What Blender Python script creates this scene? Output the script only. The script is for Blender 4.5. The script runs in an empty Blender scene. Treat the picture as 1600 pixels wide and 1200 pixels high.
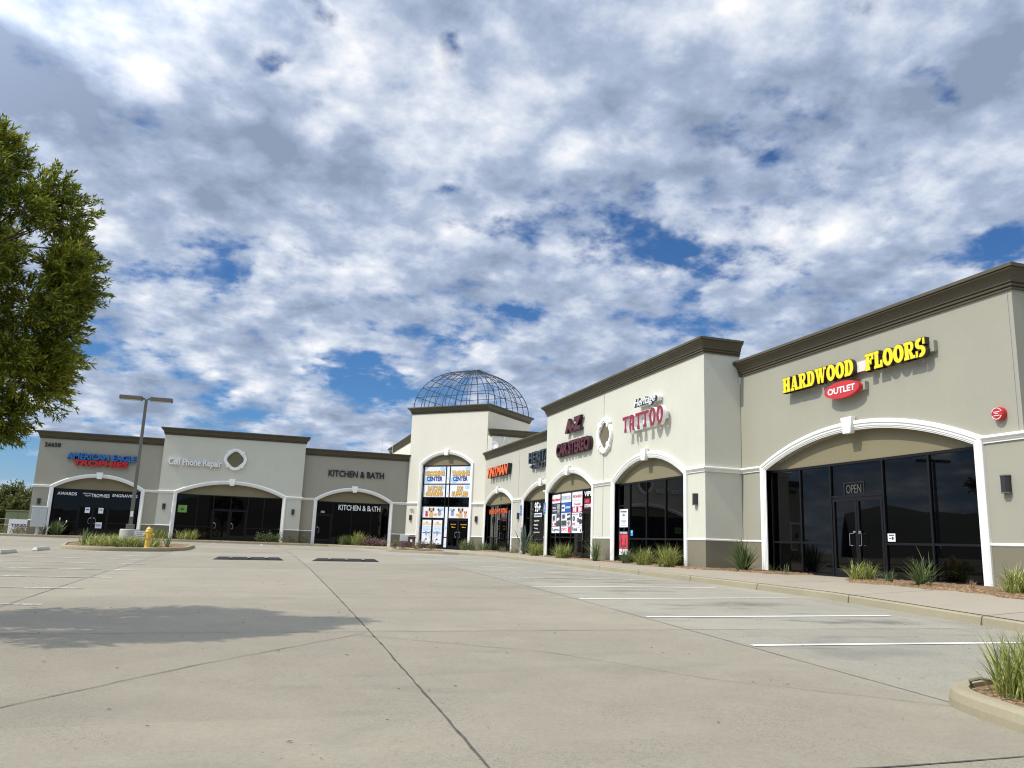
import bpy, bmesh, math, random
import numpy as np
from bisect import bisect
from mathutils import Vector, Matrix
C = bpy.context.scene
COL = C.collection
PI = math.pi
random.seed(7)

# ------------------------------------------------------------------ camera
F_PX, PITCH, ROLL, YAW, EYE = 1245.897, math.radians(11.26699), math.radians(2.12249), math.radians(16.82109), 0.5936
def cam_axes():
    f = np.array([math.sin(YAW)*math.cos(PITCH), math.cos(YAW)*math.cos(PITCH), math.sin(PITCH)])
    r = np.array([math.cos(YAW), -math.sin(YAW), 0.0]); u = np.cross(r, f)
    c, s = math.cos(ROLL), math.sin(ROLL)
    return f, c*r + s*u, -s*r + c*u
AF, AR, AU = cam_axes()
cam = bpy.data.cameras.new('camera'); camo = bpy.data.objects.new('camera', cam); COL.objects.link(camo)
cam.sensor_width = 36; cam.lens = 36*F_PX/1600; cam.clip_start = 0.05; cam.clip_end = 6000
M = Matrix.Identity(4)
for i in range(3):
    M[i][0] = AR[i]; M[i][1] = AU[i]; M[i][2] = -AF[i]
M[2][3] = EYE
camo.matrix_world = M
C.camera = camo
def ray(u, v):
    d = AF + (u-800)/F_PX*AR - (v-600)/F_PX*AU
    return d/np.linalg.norm(d)
def on_y(u, v, y):
    d = ray(u, v); t = y/d[1]; return Vector((d[0]*t, y, EYE+d[2]*t))
def on_x(u, v, x):
    d = ray(u, v); t = x/d[0]; return Vector((x, d[1]*t, EYE+d[2]*t))

# ------------------------------------------------------------------ light, sky, exposure
SUN_EL, SUN_AZ = math.radians(52.3), math.radians(184.0)     # azimuth of the sun, from +X anticlockwise (the sun stands to -X)
sdir = Vector((math.cos(SUN_EL)*math.cos(SUN_AZ), math.cos(SUN_EL)*math.sin(SUN_AZ), math.sin(SUN_EL)))
sl = bpy.data.lights.new('sun', 'SUN'); sl.energy = 3.85; sl.angle = math.radians(0.55); sl.color = (1.0, 0.94, 0.84)
so = bpy.data.objects.new('sun', sl); COL.objects.link(so)
so.rotation_euler = sdir.to_track_quat('Z', 'Y').to_euler(); so.location = sdir*80
C.view_settings.view_transform = 'Standard'; C.view_settings.look = 'None'
C.view_settings.exposure = -0.06; C.view_settings.gamma = 1.0
SKY_STRENGTH = 0.1
C.cycles.filter_width = 1.15

world = bpy.data.worlds.new('World'); C.world = world; world.use_nodes = True
NT = world.node_tree; NT.nodes.clear()
class NB:
    "small helper for node graphs"
    def __init__(s, nt): s.nt = nt
    def n(s, t, **kw):
        k = s.nt.nodes.new(t)
        for a, b in kw.items(): setattr(k, a, b)
        return k
    def put(s, sock, v):
        if v is None: return
        if hasattr(v, 'is_output') or isinstance(v, bpy.types.NodeSocket): s.nt.links.new(v, sock)
        else: sock.default_value = v
    def math(s, op, a, b=None, c=None, clamp=False):
        k = s.n('ShaderNodeMath', operation=op, use_clamp=clamp)
        s.put(k.inputs[0], a); s.put(k.inputs[1], b); s.put(k.inputs[2], c)
        return k.outputs[0]
    def vmath(s, op, a, b=None, out=0):
        k = s.n('ShaderNodeVectorMath', operation=op); s.put(k.inputs[0], a)
        if b is not None: s.put(k.inputs[1], b)
        return k.outputs[out]
    def mapr(s, v, a, b, c, d, smooth=True):
        k = s.n('ShaderNodeMapRange'); k.interpolation_type = 'SMOOTHSTEP' if smooth else 'LINEAR'
        s.put(k.inputs[0], v)
        for i, q in enumerate((a, b, c, d)): s.put(k.inputs[1+i], q)
        return k.outputs[0]
    def noise(s, vec, scale, detail=4, rough=.5, dist=0.0, dim='3D', color=False):
        k = s.n('ShaderNodeTexNoise', noise_dimensions=dim); s.put(k.inputs['Vector'], vec)
        k.inputs['Scale'].default_value = scale; k.inputs['Detail'].default_value = detail
        k.inputs['Roughness'].default_value = rough; k.inputs['Distortion'].default_value = dist
        return k.outputs[1 if color else 0]
    def mixc(s, f, a, b, blend='MIX'):
        k = s.n('ShaderNodeMix', data_type='RGBA', blend_type=blend); k.clamp_factor = True
        s.put(k.inputs[0], f); s.put(k.inputs[6], a); s.put(k.inputs[7], b)
        return k.outputs[2]
w = NB(NT)
sky = w.n('ShaderNodeTexSky', sky_type='NISHITA'); sky.sun_disc = False
sky.sun_elevation = SUN_EL; sky.sun_rotation = math.atan2(sdir.x, sdir.y)
sky.altitude = 300; sky.air_density = 1.0; sky.dust_density = 0.6; sky.ozone_density = 2.0
tc = w.n('ShaderNodeTexCoord'); D0 = tc.outputs['Generated']
sep = w.n('ShaderNodeSeparateXYZ'); w.put(sep.inputs[0], D0)
zc = w.math('ADD', w.math('MAXIMUM', sep.outputs[2], 0.0), 0.30)
comb = w.n('ShaderNodeCombineXYZ')
w.put(comb.inputs[0], w.math('DIVIDE', sep.outputs[0], zc)); w.put(comb.inputs[1], w.math('DIVIDE', sep.outputs[1], zc))
P = comb.outputs[0]
warp = w.vmath('SCALE', w.vmath('SUBTRACT', w.noise(P, 2.2, 4, .6, color=True), (.5, .5, .5)), None); NT.nodes[-1].inputs[3].default_value = 0.10
DW = w.vmath('ADD', D0, warp)
def blob(u, v, ru, rv, amount, ang=0.0):
    "an elliptical patch of sky direction (radii in the tangent plane), where cloud cover or cloud weight differs"
    d = ray(u, v); k = w.n('ShaderNodeMapping', vector_type='TEXTURE')
    f = Vector(d); r = f.cross(Vector((0, 0, 1))).normalized(); up = r.cross(f)
    a = math.radians(ang); r2 = r*math.cos(a)+up*math.sin(a); u2 = up*math.cos(a)-r*math.sin(a)
    m = Matrix((r2, f, u2)).transposed()
    w.put(k.inputs[0], DW); k.inputs[1].default_value = tuple(d); k.inputs[2].default_value = m.to_euler()
    k.inputs[3].default_value = (ru/F_PX, 40.0, rv/F_PX)
    L = w.vmath('LENGTH', k.outputs[0], out=1)
    return w.mapr(L, 0.0, 1.0, amount, 0.0)
def total(lst):
    a = lst[0]
    for b in lst[1:]: a = w.math('ADD', a, b)
    return a
big = w.noise(P, 1.25, 3, .5, .2)
mid = w.noise(P, 3.7, 7, .55, .1)
fine = w.noise(w.vmath('ADD', P, (3.1, 7.7, 0)), 13.0, 6, .58, .1)
Pw = w.vmath('ADD', P, w.vmath('SCALE', w.vmath('SUBTRACT', w.noise(P, 7.0, 3, .6, color=True), (.5, .5, .5)), None)); NT.nodes[-2].inputs[3].default_value = .11
vor = w.n('ShaderNodeTexVoronoi', feature='F1'); w.put(vor.inputs['Vector'], Pw); vor.inputs['Scale'].default_value = 8.5; vor.inputs['Detail'].default_value = 1.0; vor.inputs['Roughness'].default_value = .5
puff = w.math('MULTIPLY', w.math('SUBTRACT', w.mapr(vor.outputs['Distance'], .08, .60, 1.0, 0.0), .5), w.mapr(sep.outputs[2], .12, .50, 1.0, .35))
holes = total([blob(920, 345, 230, 95, -.175, -18), blob(1120, 395, 260, 62, -.165, -8), blob(1010, 420, 160, 60, -.10), blob(1570, 383, 110, 40, -.18),
               blob(555, 598, 150, 58, -.225), blob(300, 375, 150, 44, -.145, -22), blob(205, 415, 100, 44, -.145),
               blob(695, 90, 42, 60, -.22), blob(490, 8, 70, 40, -.2, -25), blob(632, 152, 26, 20, -.15),
               blob(430, 75, 55, 44, -.20), blob(510, 326, 60, 26, -.14), blob(690, 300, 80, 34, -.15), blob(760, 370, 90, 32, -.14),
               blob(1440, 120, 70, 36, -.19), blob(1475, 148, 34, 26, -.14), blob(20, 730, 260, 70, -.30),
               blob(820, 495, 60, 34, -.13), blob(640, 455, 120, 30, -.12), blob(330, 430, 90, 32, -.17), blob(1060, 500, 160, 22, -.08)])
cov = w.math('ADD', w.math('MULTIPLY', w.math('SUBTRACT', big, .5), .55), w.math('ADD', w.math('MULTIPLY', w.math('SUBTRACT', mid, .5), .95), w.math('MULTIPLY', w.math('SUBTRACT', fine, .5), .75)))
cov = w.math('ADD', w.math('ADD', cov, w.math('MULTIPLY', holes, 1.45)), w.math('ADD', w.math('MULTIPLY', puff, .34), w.mapr(sep.outputs[2], .10, .45, .30, .345)))
# the sky out to the -X side and behind the viewer is clearer
west = w.mapr(w.vmath('DOT_PRODUCT', D0, (-.8, -.6, 0), out=1), .1, .7, 0.0, -.42)
cov = w.math('ADD', cov, w.math('MULTIPLY', west, w.mapr(sep.outputs[2], .28, .55, 1.0, .25)))
mask = w.mapr(cov, -.12, .19, 0.0, 1.0)
# how heavy (grey) the cloud is
dark = total([blob(90, 165, 520, 150, .62, -4), blob(380, 140, 300, 105, .46, -12), blob(420, 235, 240, 80, .30), blob(850, 70, 200, 150, .42),
              blob(1250, 230, 480, 150, .42, 6), blob(1500, 110, 360, 150, .46), blob(620, 255, 340, 75, .30), blob(650, 60, 60, 150, .3),
              blob(1050, 265, 320, 80, .22), blob(900, 205, 180, 60, .25), blob(880, 480, 500, 60, .10),
              blob(150, 55, 400, 80, -.62, -8), blob(350, 75, 220, 55, -.45, -14), blob(600, 120, 220, 130, -.42), blob(740, 120, 140, 130, -.42), blob(1180, 40, 320, 80, -.35),
              blob(880, 240, 240, 50, -.45), blob(1080, 240, 160, 50, -.28), blob(1500, 230, 220, 70, -.4), blob(1300, 330, 140, 45, -.38), blob(440, 188, 200, 34, -.34, -10), blob(1290, 90, 160, 60, -.2)])
shade_n = w.noise(w.vmath('ADD', P, (0.09, 0.05, .4)), 2.0, 4, .5, .1)
sh_f = w.noise(w.vmath('ADD', P, (5.0, 1.0, .4)), 7.0, 7, .60, .12)
thick = w.math('ADD', w.math('MULTIPLY', shade_n, .42), w.math('MULTIPLY', sh_f, .58))
# lit flanks: compare the cover with the cover a little toward the sun
P2_ = w.vmath('ADD', P, (-0.06, -0.01, 0))
mid2 = w.noise(P2_, 3.7, 7, .55, .1)
relief = w.math('MULTIPLY', w.math('SUBTRACT', mid2, mid), 3.3)
thin = w.mapr(cov, .0, .30, -.22, .10)
grey = w.math('ADD', w.math('ADD', w.math('MULTIPLY', w.math('SUBTRACT', thick, .5), 2.9), w.math('ADD', relief, .41)), w.math('ADD', w.math('SUBTRACT', dark, w.math('MULTIPLY', puff, .62)), thin))
grey = w.mapr(grey, -.1, 1.15, 0.0, 1.0, False)
CK = 1.0/SKY_STRENGTH
ramp = w.n('ShaderNodeValToRGB'); w.put(ramp.inputs[0], grey)
cr = ramp.color_ramp; cr.elements[0].position = 0; cr.elements[0].color = (1.06, 1.06, 1.07, 1); cr.elements[1].position = 1; cr.elements[1].color = (.29, .36, .50, 1)
e = cr.elements.new(.28); e.color = (.76, .82, .93, 1); e = cr.elements.new(.62); e.color = (.45, .54, .71, 1)
# extra brightness added to cloud towards the sun, to raise the ambient light
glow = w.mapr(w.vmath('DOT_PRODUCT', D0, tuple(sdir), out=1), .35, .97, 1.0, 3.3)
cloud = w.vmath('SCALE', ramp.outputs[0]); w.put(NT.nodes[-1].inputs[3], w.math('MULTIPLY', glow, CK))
skyc = w.mixc(1.0, sky.outputs[0], (.42, .73, 1.08, 1), 'MULTIPLY')
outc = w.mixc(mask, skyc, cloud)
# haze towards the horizon
hz = w.mapr(sep.outputs[2], 0.0, 0.12, .40, 0.0)
outc = w.mixc(hz, outc, (.53*CK, .66*CK, .86*CK, 1))
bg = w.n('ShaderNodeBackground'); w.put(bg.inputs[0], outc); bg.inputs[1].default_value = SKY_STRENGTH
wo = w.n('ShaderNodeOutputWorld'); NT.links.new(bg.outputs[0], wo.inputs[0])

# ------------------------------------------------------------------ materials
MATS = {}
def mat(name, col, rough=.6, metal=0.0, spec=.5, bump=None, var=0.0, vscale=3.0, emit=None):
    m = bpy.data.materials.new(name); m.use_nodes = True; nt = m.node_tree; g = NB(nt)
    b = nt.nodes['Principled BSDF']; b.inputs['Base Color'].default_value = (*col, 1)
    b.inputs['Roughness'].default_value = rough; b.inputs['Metallic'].default_value = metal
    b.inputs['Specular IOR Level'].default_value = spec
    if var or bump:
        t = g.n('ShaderNodeTexCoord')
        if var:
            n = g.noise(t.outputs['Object'], vscale, 6, .6)
            k = g.mapr(n, .25, .75, 1-var, 1+var, False)
            v = g.vmath('SCALE', (*col,)); nt.nodes[-1].inputs[3].default_value = 1; g.put(nt.nodes[-1].inputs[3], k)
            nt.links.new(v, b.inputs['Base Color'])
        if bump:
            n = g.noise(t.outputs['Object'], bump[0], 5, .6)
            bb = g.n('ShaderNodeBump'); bb.inputs['Strength'].default_value = bump[1]; bb.inputs['Distance'].default_value = bump[2]
            g.put(bb.inputs['Height'], n); nt.links.new(bb.outputs[0], b.inputs['Normal'])
    MATS[name] = m
    return m
def stucco(name, col):
    m = bpy.data.materials.new(name); m.use_nodes = True; nt = m.node_tree; g = NB(nt)
    b = nt.nodes['Principled BSDF']; b.inputs['Roughness'].default_value = .9; b.inputs['Specular IOR Level'].default_value = .25
    t = g.n('ShaderNodeTexCoord'); o = t.outputs['Object']
    n1 = g.noise(o, .55, 5, .6); n2 = g.noise(o, 9, 5, .6)
    # faint vertical weather streaks
    mp = g.n('ShaderNodeMapping'); g.put(mp.inputs[0], o); mp.inputs[3].default_value = (5.0, 5.0, .35)
    n3 = g.noise(mp.outputs[0], 1.0, 4, .6)
    k = g.math('ADD', g.math('MULTIPLY', g.math('SUBTRACT', n1, .5), .16), g.math('ADD', g.math('MULTIPLY', g.math('SUBTRACT', n2, .5), .07), g.math('MULTIPLY', g.math('SUBTRACT', n3, .5), .045)))
    k = g.math('ADD', k, 1.0)
    v = g.n('ShaderNodeVectorMath', operation='SCALE'); v.inputs[0].default_value = col; g.put(v.inputs[3], k)
    nt.links.new(v.outputs[0], b.inputs['Base Color'])
    nb = g.noise(o, 90, 4, .65); bb = g.n('ShaderNodeBump'); bb.inputs['Strength'].default_value = .35; bb.inputs['Distance'].default_value = .006
    g.put(bb.inputs['Height'], nb); nt.links.new(bb.outputs[0], b.inputs['Normal'])
    MATS[name] = m
    return m
WALL_TAUPE = stucco('stucco_taupe', (.345, .331, .258))
WALL_LIGHT = stucco('stucco_light', (.585, .572, .468))
PLINTH = stucco('stucco_plinth', (.205, .185, .13))
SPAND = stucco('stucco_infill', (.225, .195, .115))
TRIM = mat('white_trim', (.86, .85, .79), .55, bump=(40, .1, .003), var=.03)
CORNICE = mat('cornice_brown', (.085, .072, .042), .7, var=.12, vscale=1.5, bump=(60, .2, .004))
FRAME = mat('black_frame', (.006, .006, .007), .55, 0.0, .25)
RUBBER = mat('black_rubber', (.018, .017, .018), .75, var=.3, bump=(60, .3, .004))
BLACK = mat('sign_black', (.012, .012, .014), .45)
STEEL = mat('brushed_steel', (.62, .62, .6), .3, 1.0)
POLE = mat('pole_bronze', (.15, .14, .115), .5, .2)
BRONZE = mat('lamp_bronze', (.025, .025, .026), .45)
WHITE = mat('white_plastic', (.82, .82, .80), .4)
YELLOW = mat('sign_yellow', (.90, .68, .01), .35)
DKRET = mat('sign_return', (.035, .03, .018), .5)
RED = mat('sign_red', (.55, .03, .03), .35)
BRIGHTRED = mat('bell_red', (.50, .02, .02), .3)
BLUE = mat('sign_blue', (.02, .13, .42), .35)
ORANGE = mat('sign_orange', (.85, .13, .02), .35)
MAROON = mat('sign_maroon', (.10, .010, .016), .4)
MAROON_BLACK = mat('sign_maroon_black', (.028, .010, .014), .45)
CRIMSON = mat('sign_crimson', (.28, .016, .028), .4)
HYD = mat('hydrant_yellow', (.70, .45, .07), .4, var=.08)
CONC = mat('concrete_grey', (.47, .45, .38), .85, var=.12, bump=(30, .3, .006))
def paint_material(name, wear):
    m = bpy.data.materials.new(name); m.use_nodes = True; nt = m.node_tree; g = NB(nt); b = nt.nodes['Principled BSDF']; b.inputs['Roughness'].default_value = .7
    o = g.n('ShaderNodeTexCoord').outputs['Object']; n = g.math('ADD', g.math('MULTIPLY', g.noise(o, 1.3, 3, .6), .45), g.math('MULTIPLY', g.noise(o, 18, 5, .7), .55))
    nt.links.new(g.mixc(g.mapr(n, .62-wear, .74-wear, 0.0, .9), (.74, .73, .69, 1), (.27, .25, .20, 1)), b.inputs['Base Color'])
    return m
PAINT = paint_material('white_paint', .04)
PAINT_WORN = paint_material('worn_paint', .20)
PIPE = mat('wire_steel', (.055, .06, .068), .5, .3)
LTGREY = mat('box_grey', (.52, .53, .50), .5, var=.05)
MAILBOX = mat('mailbox_grey', (.55, .57, .54), .4, .2)
BROWN = mat('bin_brown', (.06, .03, .025), .5)
PBLUE = mat('print_blue', (.02, .10, .38), .5)
PSKY = mat('print_pale_blue', (.42, .66, .86), .5)
PNAVY = mat('print_navy', (.02, .05, .22), .5)
PGOLD = mat('print_gold', (.86, .50, .08), .5)
PDARK = mat('print_dark', (.06, .06, .07), .5)
PGREY = mat('print_grey', (.35, .35, .36), .5)
PRED = mat('print_red', (.66, .04, .06), .5)
PTAN = mat('print_tan', (.74, .42, .18), .5)
PLIGHT = mat('print_light', (.80, .83, .87), .5)
GREENSHEET = mat('print_green', (.16, .34, .05), .5)
def glass(name, base):
    m = bpy.data.materials.new(name); m.use_nodes = True; b = m.node_tree.nodes['Principled BSDF']
    b.inputs['Base Color'].default_value = (*base, 1); b.inputs['Roughness'].default_value = .015
    b.inputs['IOR'].default_value = 1.45; b.inputs['Specular IOR Level'].default_value = .36
    return m
GLASS = glass('tinted_glass', (.0006, .0007, .0010))
DOORGLASS = glass('door_glass', (.003, .003, .004))

def lot_material():
    m = bpy.data.materials.new('lot_concrete'); m.use_nodes = True; nt = m.node_tree; g = NB(nt)
    b = nt.nodes['Principled BSDF']; b.inputs['Roughness'].default_value = .82; b.inputs['Specular IOR Level'].default_value = .3
    t = g.n('ShaderNodeTexCoord'); o = t.outputs['Object']
    sp = g.n('ShaderNodeSeparateXYZ'); g.put(sp.inputs[0], o); X, Y = sp.outputs[0], sp.outputs[1]
    warm, cool = (.262, .232, .170, 1), (.290, .268, .210, 1)
    nx = g.math('ADD', X, g.math('MULTIPLY', g.math('SUBTRACT', g.noise(o, .5, 3, .6), .5), 1.2))
    col = g.mixc(g.mapr(nx, 5.2, 6.2, 0.0, .9), warm, cool)
    # each poured slab differs a little
    sx = g.math('FLOOR', g.math('DIVIDE', g.math('SUBTRACT', X, 1.33), 4.58)); sy = g.math('FLOOR', g.math('DIVIDE', g.math('SUBTRACT', Y, 10.0), 4.1))
    cb = g.n('ShaderNodeCombineXYZ'); g.put(cb.inputs[0], sx); g.put(cb.inputs[1], sy)
    wn = g.n('ShaderNodeTexWhiteNoise', noise_dimensions='3D'); g.put(wn.inputs['Vector'], cb.outputs[0])
    k = g.math('ADD', g.math('MULTIPLY', g.math('SUBTRACT', wn.outputs[0], .5), .17), 1.0)
    n1 = g.noise(o, .28, 6, .62, .4); n2 = g.noise(o, 2.4, 6, .65, .3); n3 = g.noise(o, 26, 5, .7); n4 = g.noise(o, 120, 3, .7)
    k = g.math('ADD', k, g.math('MULTIPLY', g.math('SUBTRACT', n1, .5), .34))
    k = g.math('ADD', k, g.math('MULTIPLY', g.math('SUBTRACT', n2, .5), .30))
    k = g.math('ADD', k, g.math('MULTIPLY', g.math('SUBTRACT', n3, .5), .50))
    k = g.math('ADD', k, g.math('MULTIPLY', g.math('SUBTRACT', n4, .5), .75))
    sc = g.n('ShaderNodeVectorMath', operation='SCALE'); g.put(sc.inputs[0], col); g.put(sc.inputs[3], k)
    col = sc.outputs[0]
    # long streaky stains across the stalls, tyre wear
    mp = g.n('ShaderNodeMapping'); g.put(mp.inputs[0], o); mp.inputs[3].default_value = (.55, 1.5, 1)
    st = g.noise(mp.outputs[0], .9, 5, .62, .6)
    WOB = g.vmath('SCALE', g.vmath('SUBTRACT', g.noise(o, 1.1, 4, .6, color=True), (.5, .5, .5))); nt.nodes[-1].inputs[3].default_value = 1.3
    inst = g.mapr(X, 5.0, 7.0, .30, 1.0)
    stf = g.math('MULTIPLY', g.mapr(st, .53, .72, 0.0, .60), inst)
    col = g.mixc(stf, col, (.10, .10, .095, 1))
    # separate oil and water stains where cars stand
    for (px, py, rx, ry_, am) in ((8.6,13.1,1.5,.55,.8),(9.5,10.7,1.2,.45,.85),(7.6,15.9,1.3,.5,.6),(8.9,18.5,1.2,.5,.6),(8.2,21.2,1.4,.5,.6),(9.3,24.0,1.2,.5,.5),(6.9,8.0,1.3,.6,.45),(-5.2,14.4,1.3,.5,.5),(-5.6,17.2,1.4,.5,.45),(-5.0,20.0,1.2,.5,.45),(3.6,7.4,1.0,.5,.28),(-1.2,6.4,1.4,.7,.25),(2.4,12.4,2.2,.5,.22),(4.6,16.6,2.0,.6,.22)):
        mpp = g.n('ShaderNodeMapping', vector_type='TEXTURE'); g.put(mpp.inputs[0], g.vmath('ADD', o, WOB)); mpp.inputs[1].default_value = (px, py, 0); mpp.inputs[3].default_value = (rx, ry_, 50)
        ln_ = g.vmath('LENGTH', mpp.outputs[0], out=1)
        col = g.mixc(g.math('MULTIPLY', g.mapr(ln_, .10, 1.0, am*.72, 0.0), g.mapr(n2, .32, .55, .15, 1.0)), col, (.060, .056, .05, 1))
    # rust-beige film on the aisle
    fl = g.noise(o, .16, 4, .6, .5)
    col = g.mixc(g.mapr(fl, .5, .75, 0.0, .35), col, (.265, .225, .165, 1))
    # small dark pits and leaf crumbs
    vo = g.n('ShaderNodeTexVoronoi'); g.put(vo.inputs['Vector'], o); vo.inputs['Scale'].default_value = 9.0
    sel = g.math('GREATER_THAN', g.noise(o, 1.4, 3, .6), .53)
    pit = g.math('MULTIPLY', g.mapr(vo.outputs['Distance'], .05, .10, .75, 0.0), sel)
    col = g.mixc(pit, col, (.085, .075, .06, 1))
    vo2 = g.n('ShaderNodeTexVoronoi'); g.put(vo2.inputs['Vector'], o); vo2.inputs['Scale'].default_value = 38.0
    pit2 = g.math('MULTIPLY', g.mapr(vo2.outputs['Distance'], .14, .30, .75, 0.0), g.mapr(g.noise(o, .9, 4, .6), .42, .62, 0.0, 1.0))
    col = g.mixc(pit2, col, (.10, .088, .07, 1))
    # beyond the lot: dry ground
    out = g.math('MAXIMUM', g.math('GREATER_THAN', Y, 66.0), g.math('LESS_THAN', X, -75.0))
    col = g.mixc(out, col, (.20, .17, .10, 1))
    nt.links.new(col, b.inputs['Base Color'])
    hb = g.math('ADD', g.math('MULTIPLY', n3, .5), g.math('MULTIPLY', n4, .5))
    bb = g.n('ShaderNodeBump'); bb.inputs['Strength'].default_value = .5; bb.inputs['Distance'].default_value = .006
    g.put(bb.inputs['Height'], hb); nt.links.new(bb.outputs[0], b.inputs['Normal'])
    return m
LOT = lot_material()
def walk_material(name, col, amp=.2):
    m = bpy.data.materials.new(name); m.use_nodes = True; nt = m.node_tree; g = NB(nt)
    b = nt.nodes['Principled BSDF']; b.inputs['Roughness'].default_value = .85; b.inputs['Specular IOR Level'].default_value = .25
    t = g.n('ShaderNodeTexCoord'); o = t.outputs['Object']
    k = g.math('ADD', 1.0, g.math('ADD', g.math('MULTIPLY', g.math('SUBTRACT', g.noise(o, .8, 5, .6), .5), amp*1.3), g.math('MULTIPLY', g.math('SUBTRACT', g.noise(o, 22, 5, .7), .5), amp)))
    sc = g.n('ShaderNodeVectorMath', operation='SCALE'); sc.inputs[0].default_value = col; g.put(sc.inputs[3], k)
    nt.links.new(sc.outputs[0], b.inputs['Base Color'])
    bb = g.n('ShaderNodeBump'); bb.inputs['Strength'].default_value = .4; bb.inputs['Distance'].default_value = .005
    g.put(bb.inputs['Height'], g.noise(o, 60, 4, .7)); nt.links.new(bb.outputs[0], b.inputs['Normal'])
    return m
WALK = walk_material('sidewalk_concrete', (.315, .272, .205))
KERB = walk_material('kerb_concrete', (.30, .262, .172), .3)
def soil_material():
    m = bpy.data.materials.new('bark_mulch'); m.use_nodes = True; nt = m.node_tree; g = NB(nt)
    b = nt.nodes['Principled BSDF']; b.inputs['Roughness'].default_value = .95; b.inputs['Specular IOR Level'].default_value = .1
    o = g.n('ShaderNodeTexCoord').outputs['Object']
    vo = g.n('ShaderNodeTexVoronoi'); g.put(vo.inputs['Vector'], o); vo.inputs['Scale'].default_value = 26
    hs = g.n('ShaderNodeSeparateColor'); g.put(hs.inputs[0], vo.outputs['Color'])
    c = g.mixc(hs.outputs[0], (.10, .06, .035, 1), (.40, .27, .15, 1))
    c = g.mixc(g.mapr(g.noise(o, 2, 4, .6), .4, .7, 0.0, .6), c, (.20, .12, .07, 1))
    nt.links.new(c, b.inputs['Base Color'])
    bb = g.n('ShaderNodeBump'); bb.inputs['Strength'].default_value = 1.0; bb.inputs['Distance'].default_value = .03
    g.put(bb.inputs['Height'], vo.outputs['Distance']); nt.links.new(bb.outputs[0], b.inputs['Normal'])
    return m
SOIL = soil_material()
def leaf_material(name, ca, cb, cc=None, scale=.9, trans=.25):
    m = bpy.data.materials.new(name); m.use_nodes = True; nt = m.node_tree; g = NB(nt)
    b = nt.nodes['Principled BSDF']; b.inputs['Roughness'].default_value = .5; b.inputs['Specular IOR Level'].default_value = .3
    t = g.n('ShaderNodeTexCoord'); geo = g.n('ShaderNodeNewGeometry')
    n = g.noise(t.outputs['Object'], scale, 3, .6)
    c = g.mixc(g.mapr(n, .35, .65, 0.0, 1.0), (*ca, 1), (*cb, 1))
    if cc: c = g.mixc(g.mapr(geo.outputs['Random Per Island'], .55, .9, 0.0, 1.0), c, (*cc, 1))
    sc = g.n('ShaderNodeVectorMath', operation='SCALE'); g.put(sc.inputs[0], c)
    g.put(sc.inputs[3], g.mapr(geo.outputs['Random Per Island'], 0.0, 1.0, .7, 1.3, False))
    nt.links.new(sc.outputs[0], b.inputs['Base Color'])
    tr = g.n('ShaderNodeBsdfTranslucent'); nt.links.new(sc.outputs[0], tr.inputs[0])
    mx = g.n('ShaderNodeMixShader'); mx.inputs[0].default_value = trans
    nt.links.new(b.outputs[0], mx.inputs[1]); nt.links.new(tr.outputs[0], mx.inputs[2])
    nt.links.new(mx.outputs[0], nt.nodes['Material Output'].inputs[0])
    return m
LEAF_TREE = leaf_material('tree_leaf', (.070, .110, .010), (.22, .25, .018), (.35, .35, .05), .9, .40)
LEAF_FAR = leaf_material('far_leaf', (.075, .10, .025), (.17, .18, .045), (.22, .21, .07), .5)
LEAF_GRASS = leaf_material('strap_leaf', (.17, .21, .038), (.27, .30, .07), (.47, .46, .17), 3.0)
LEAF_DARK = leaf_material('dark_strap_leaf', (.075, .12, .04), (.12, .17, .05), (.22, .25, .10), 3.0)
LEAF_AGAVE = leaf_material('agave_leaf', (.12, .17, .13), (.16, .21, .15), None, 3.0, .1)
LEAF_SHRUB = leaf_material('shrub_leaf', (.13, .15, .04), (.21, .21, .06), (.26, .16, .10), 3.0)
LEAF_ROSE = leaf_material('rose_leaf', (.17, .10, .09), (.22, .15, .12), (.30, .20, .19), 4.0)
BARK = mat('bark', (.13, .105, .08), .9, var=.25, vscale=6, bump=(20, .8, .02))
STALK = mat('plant_stalk', (.16, .14, .08), .8)

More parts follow.
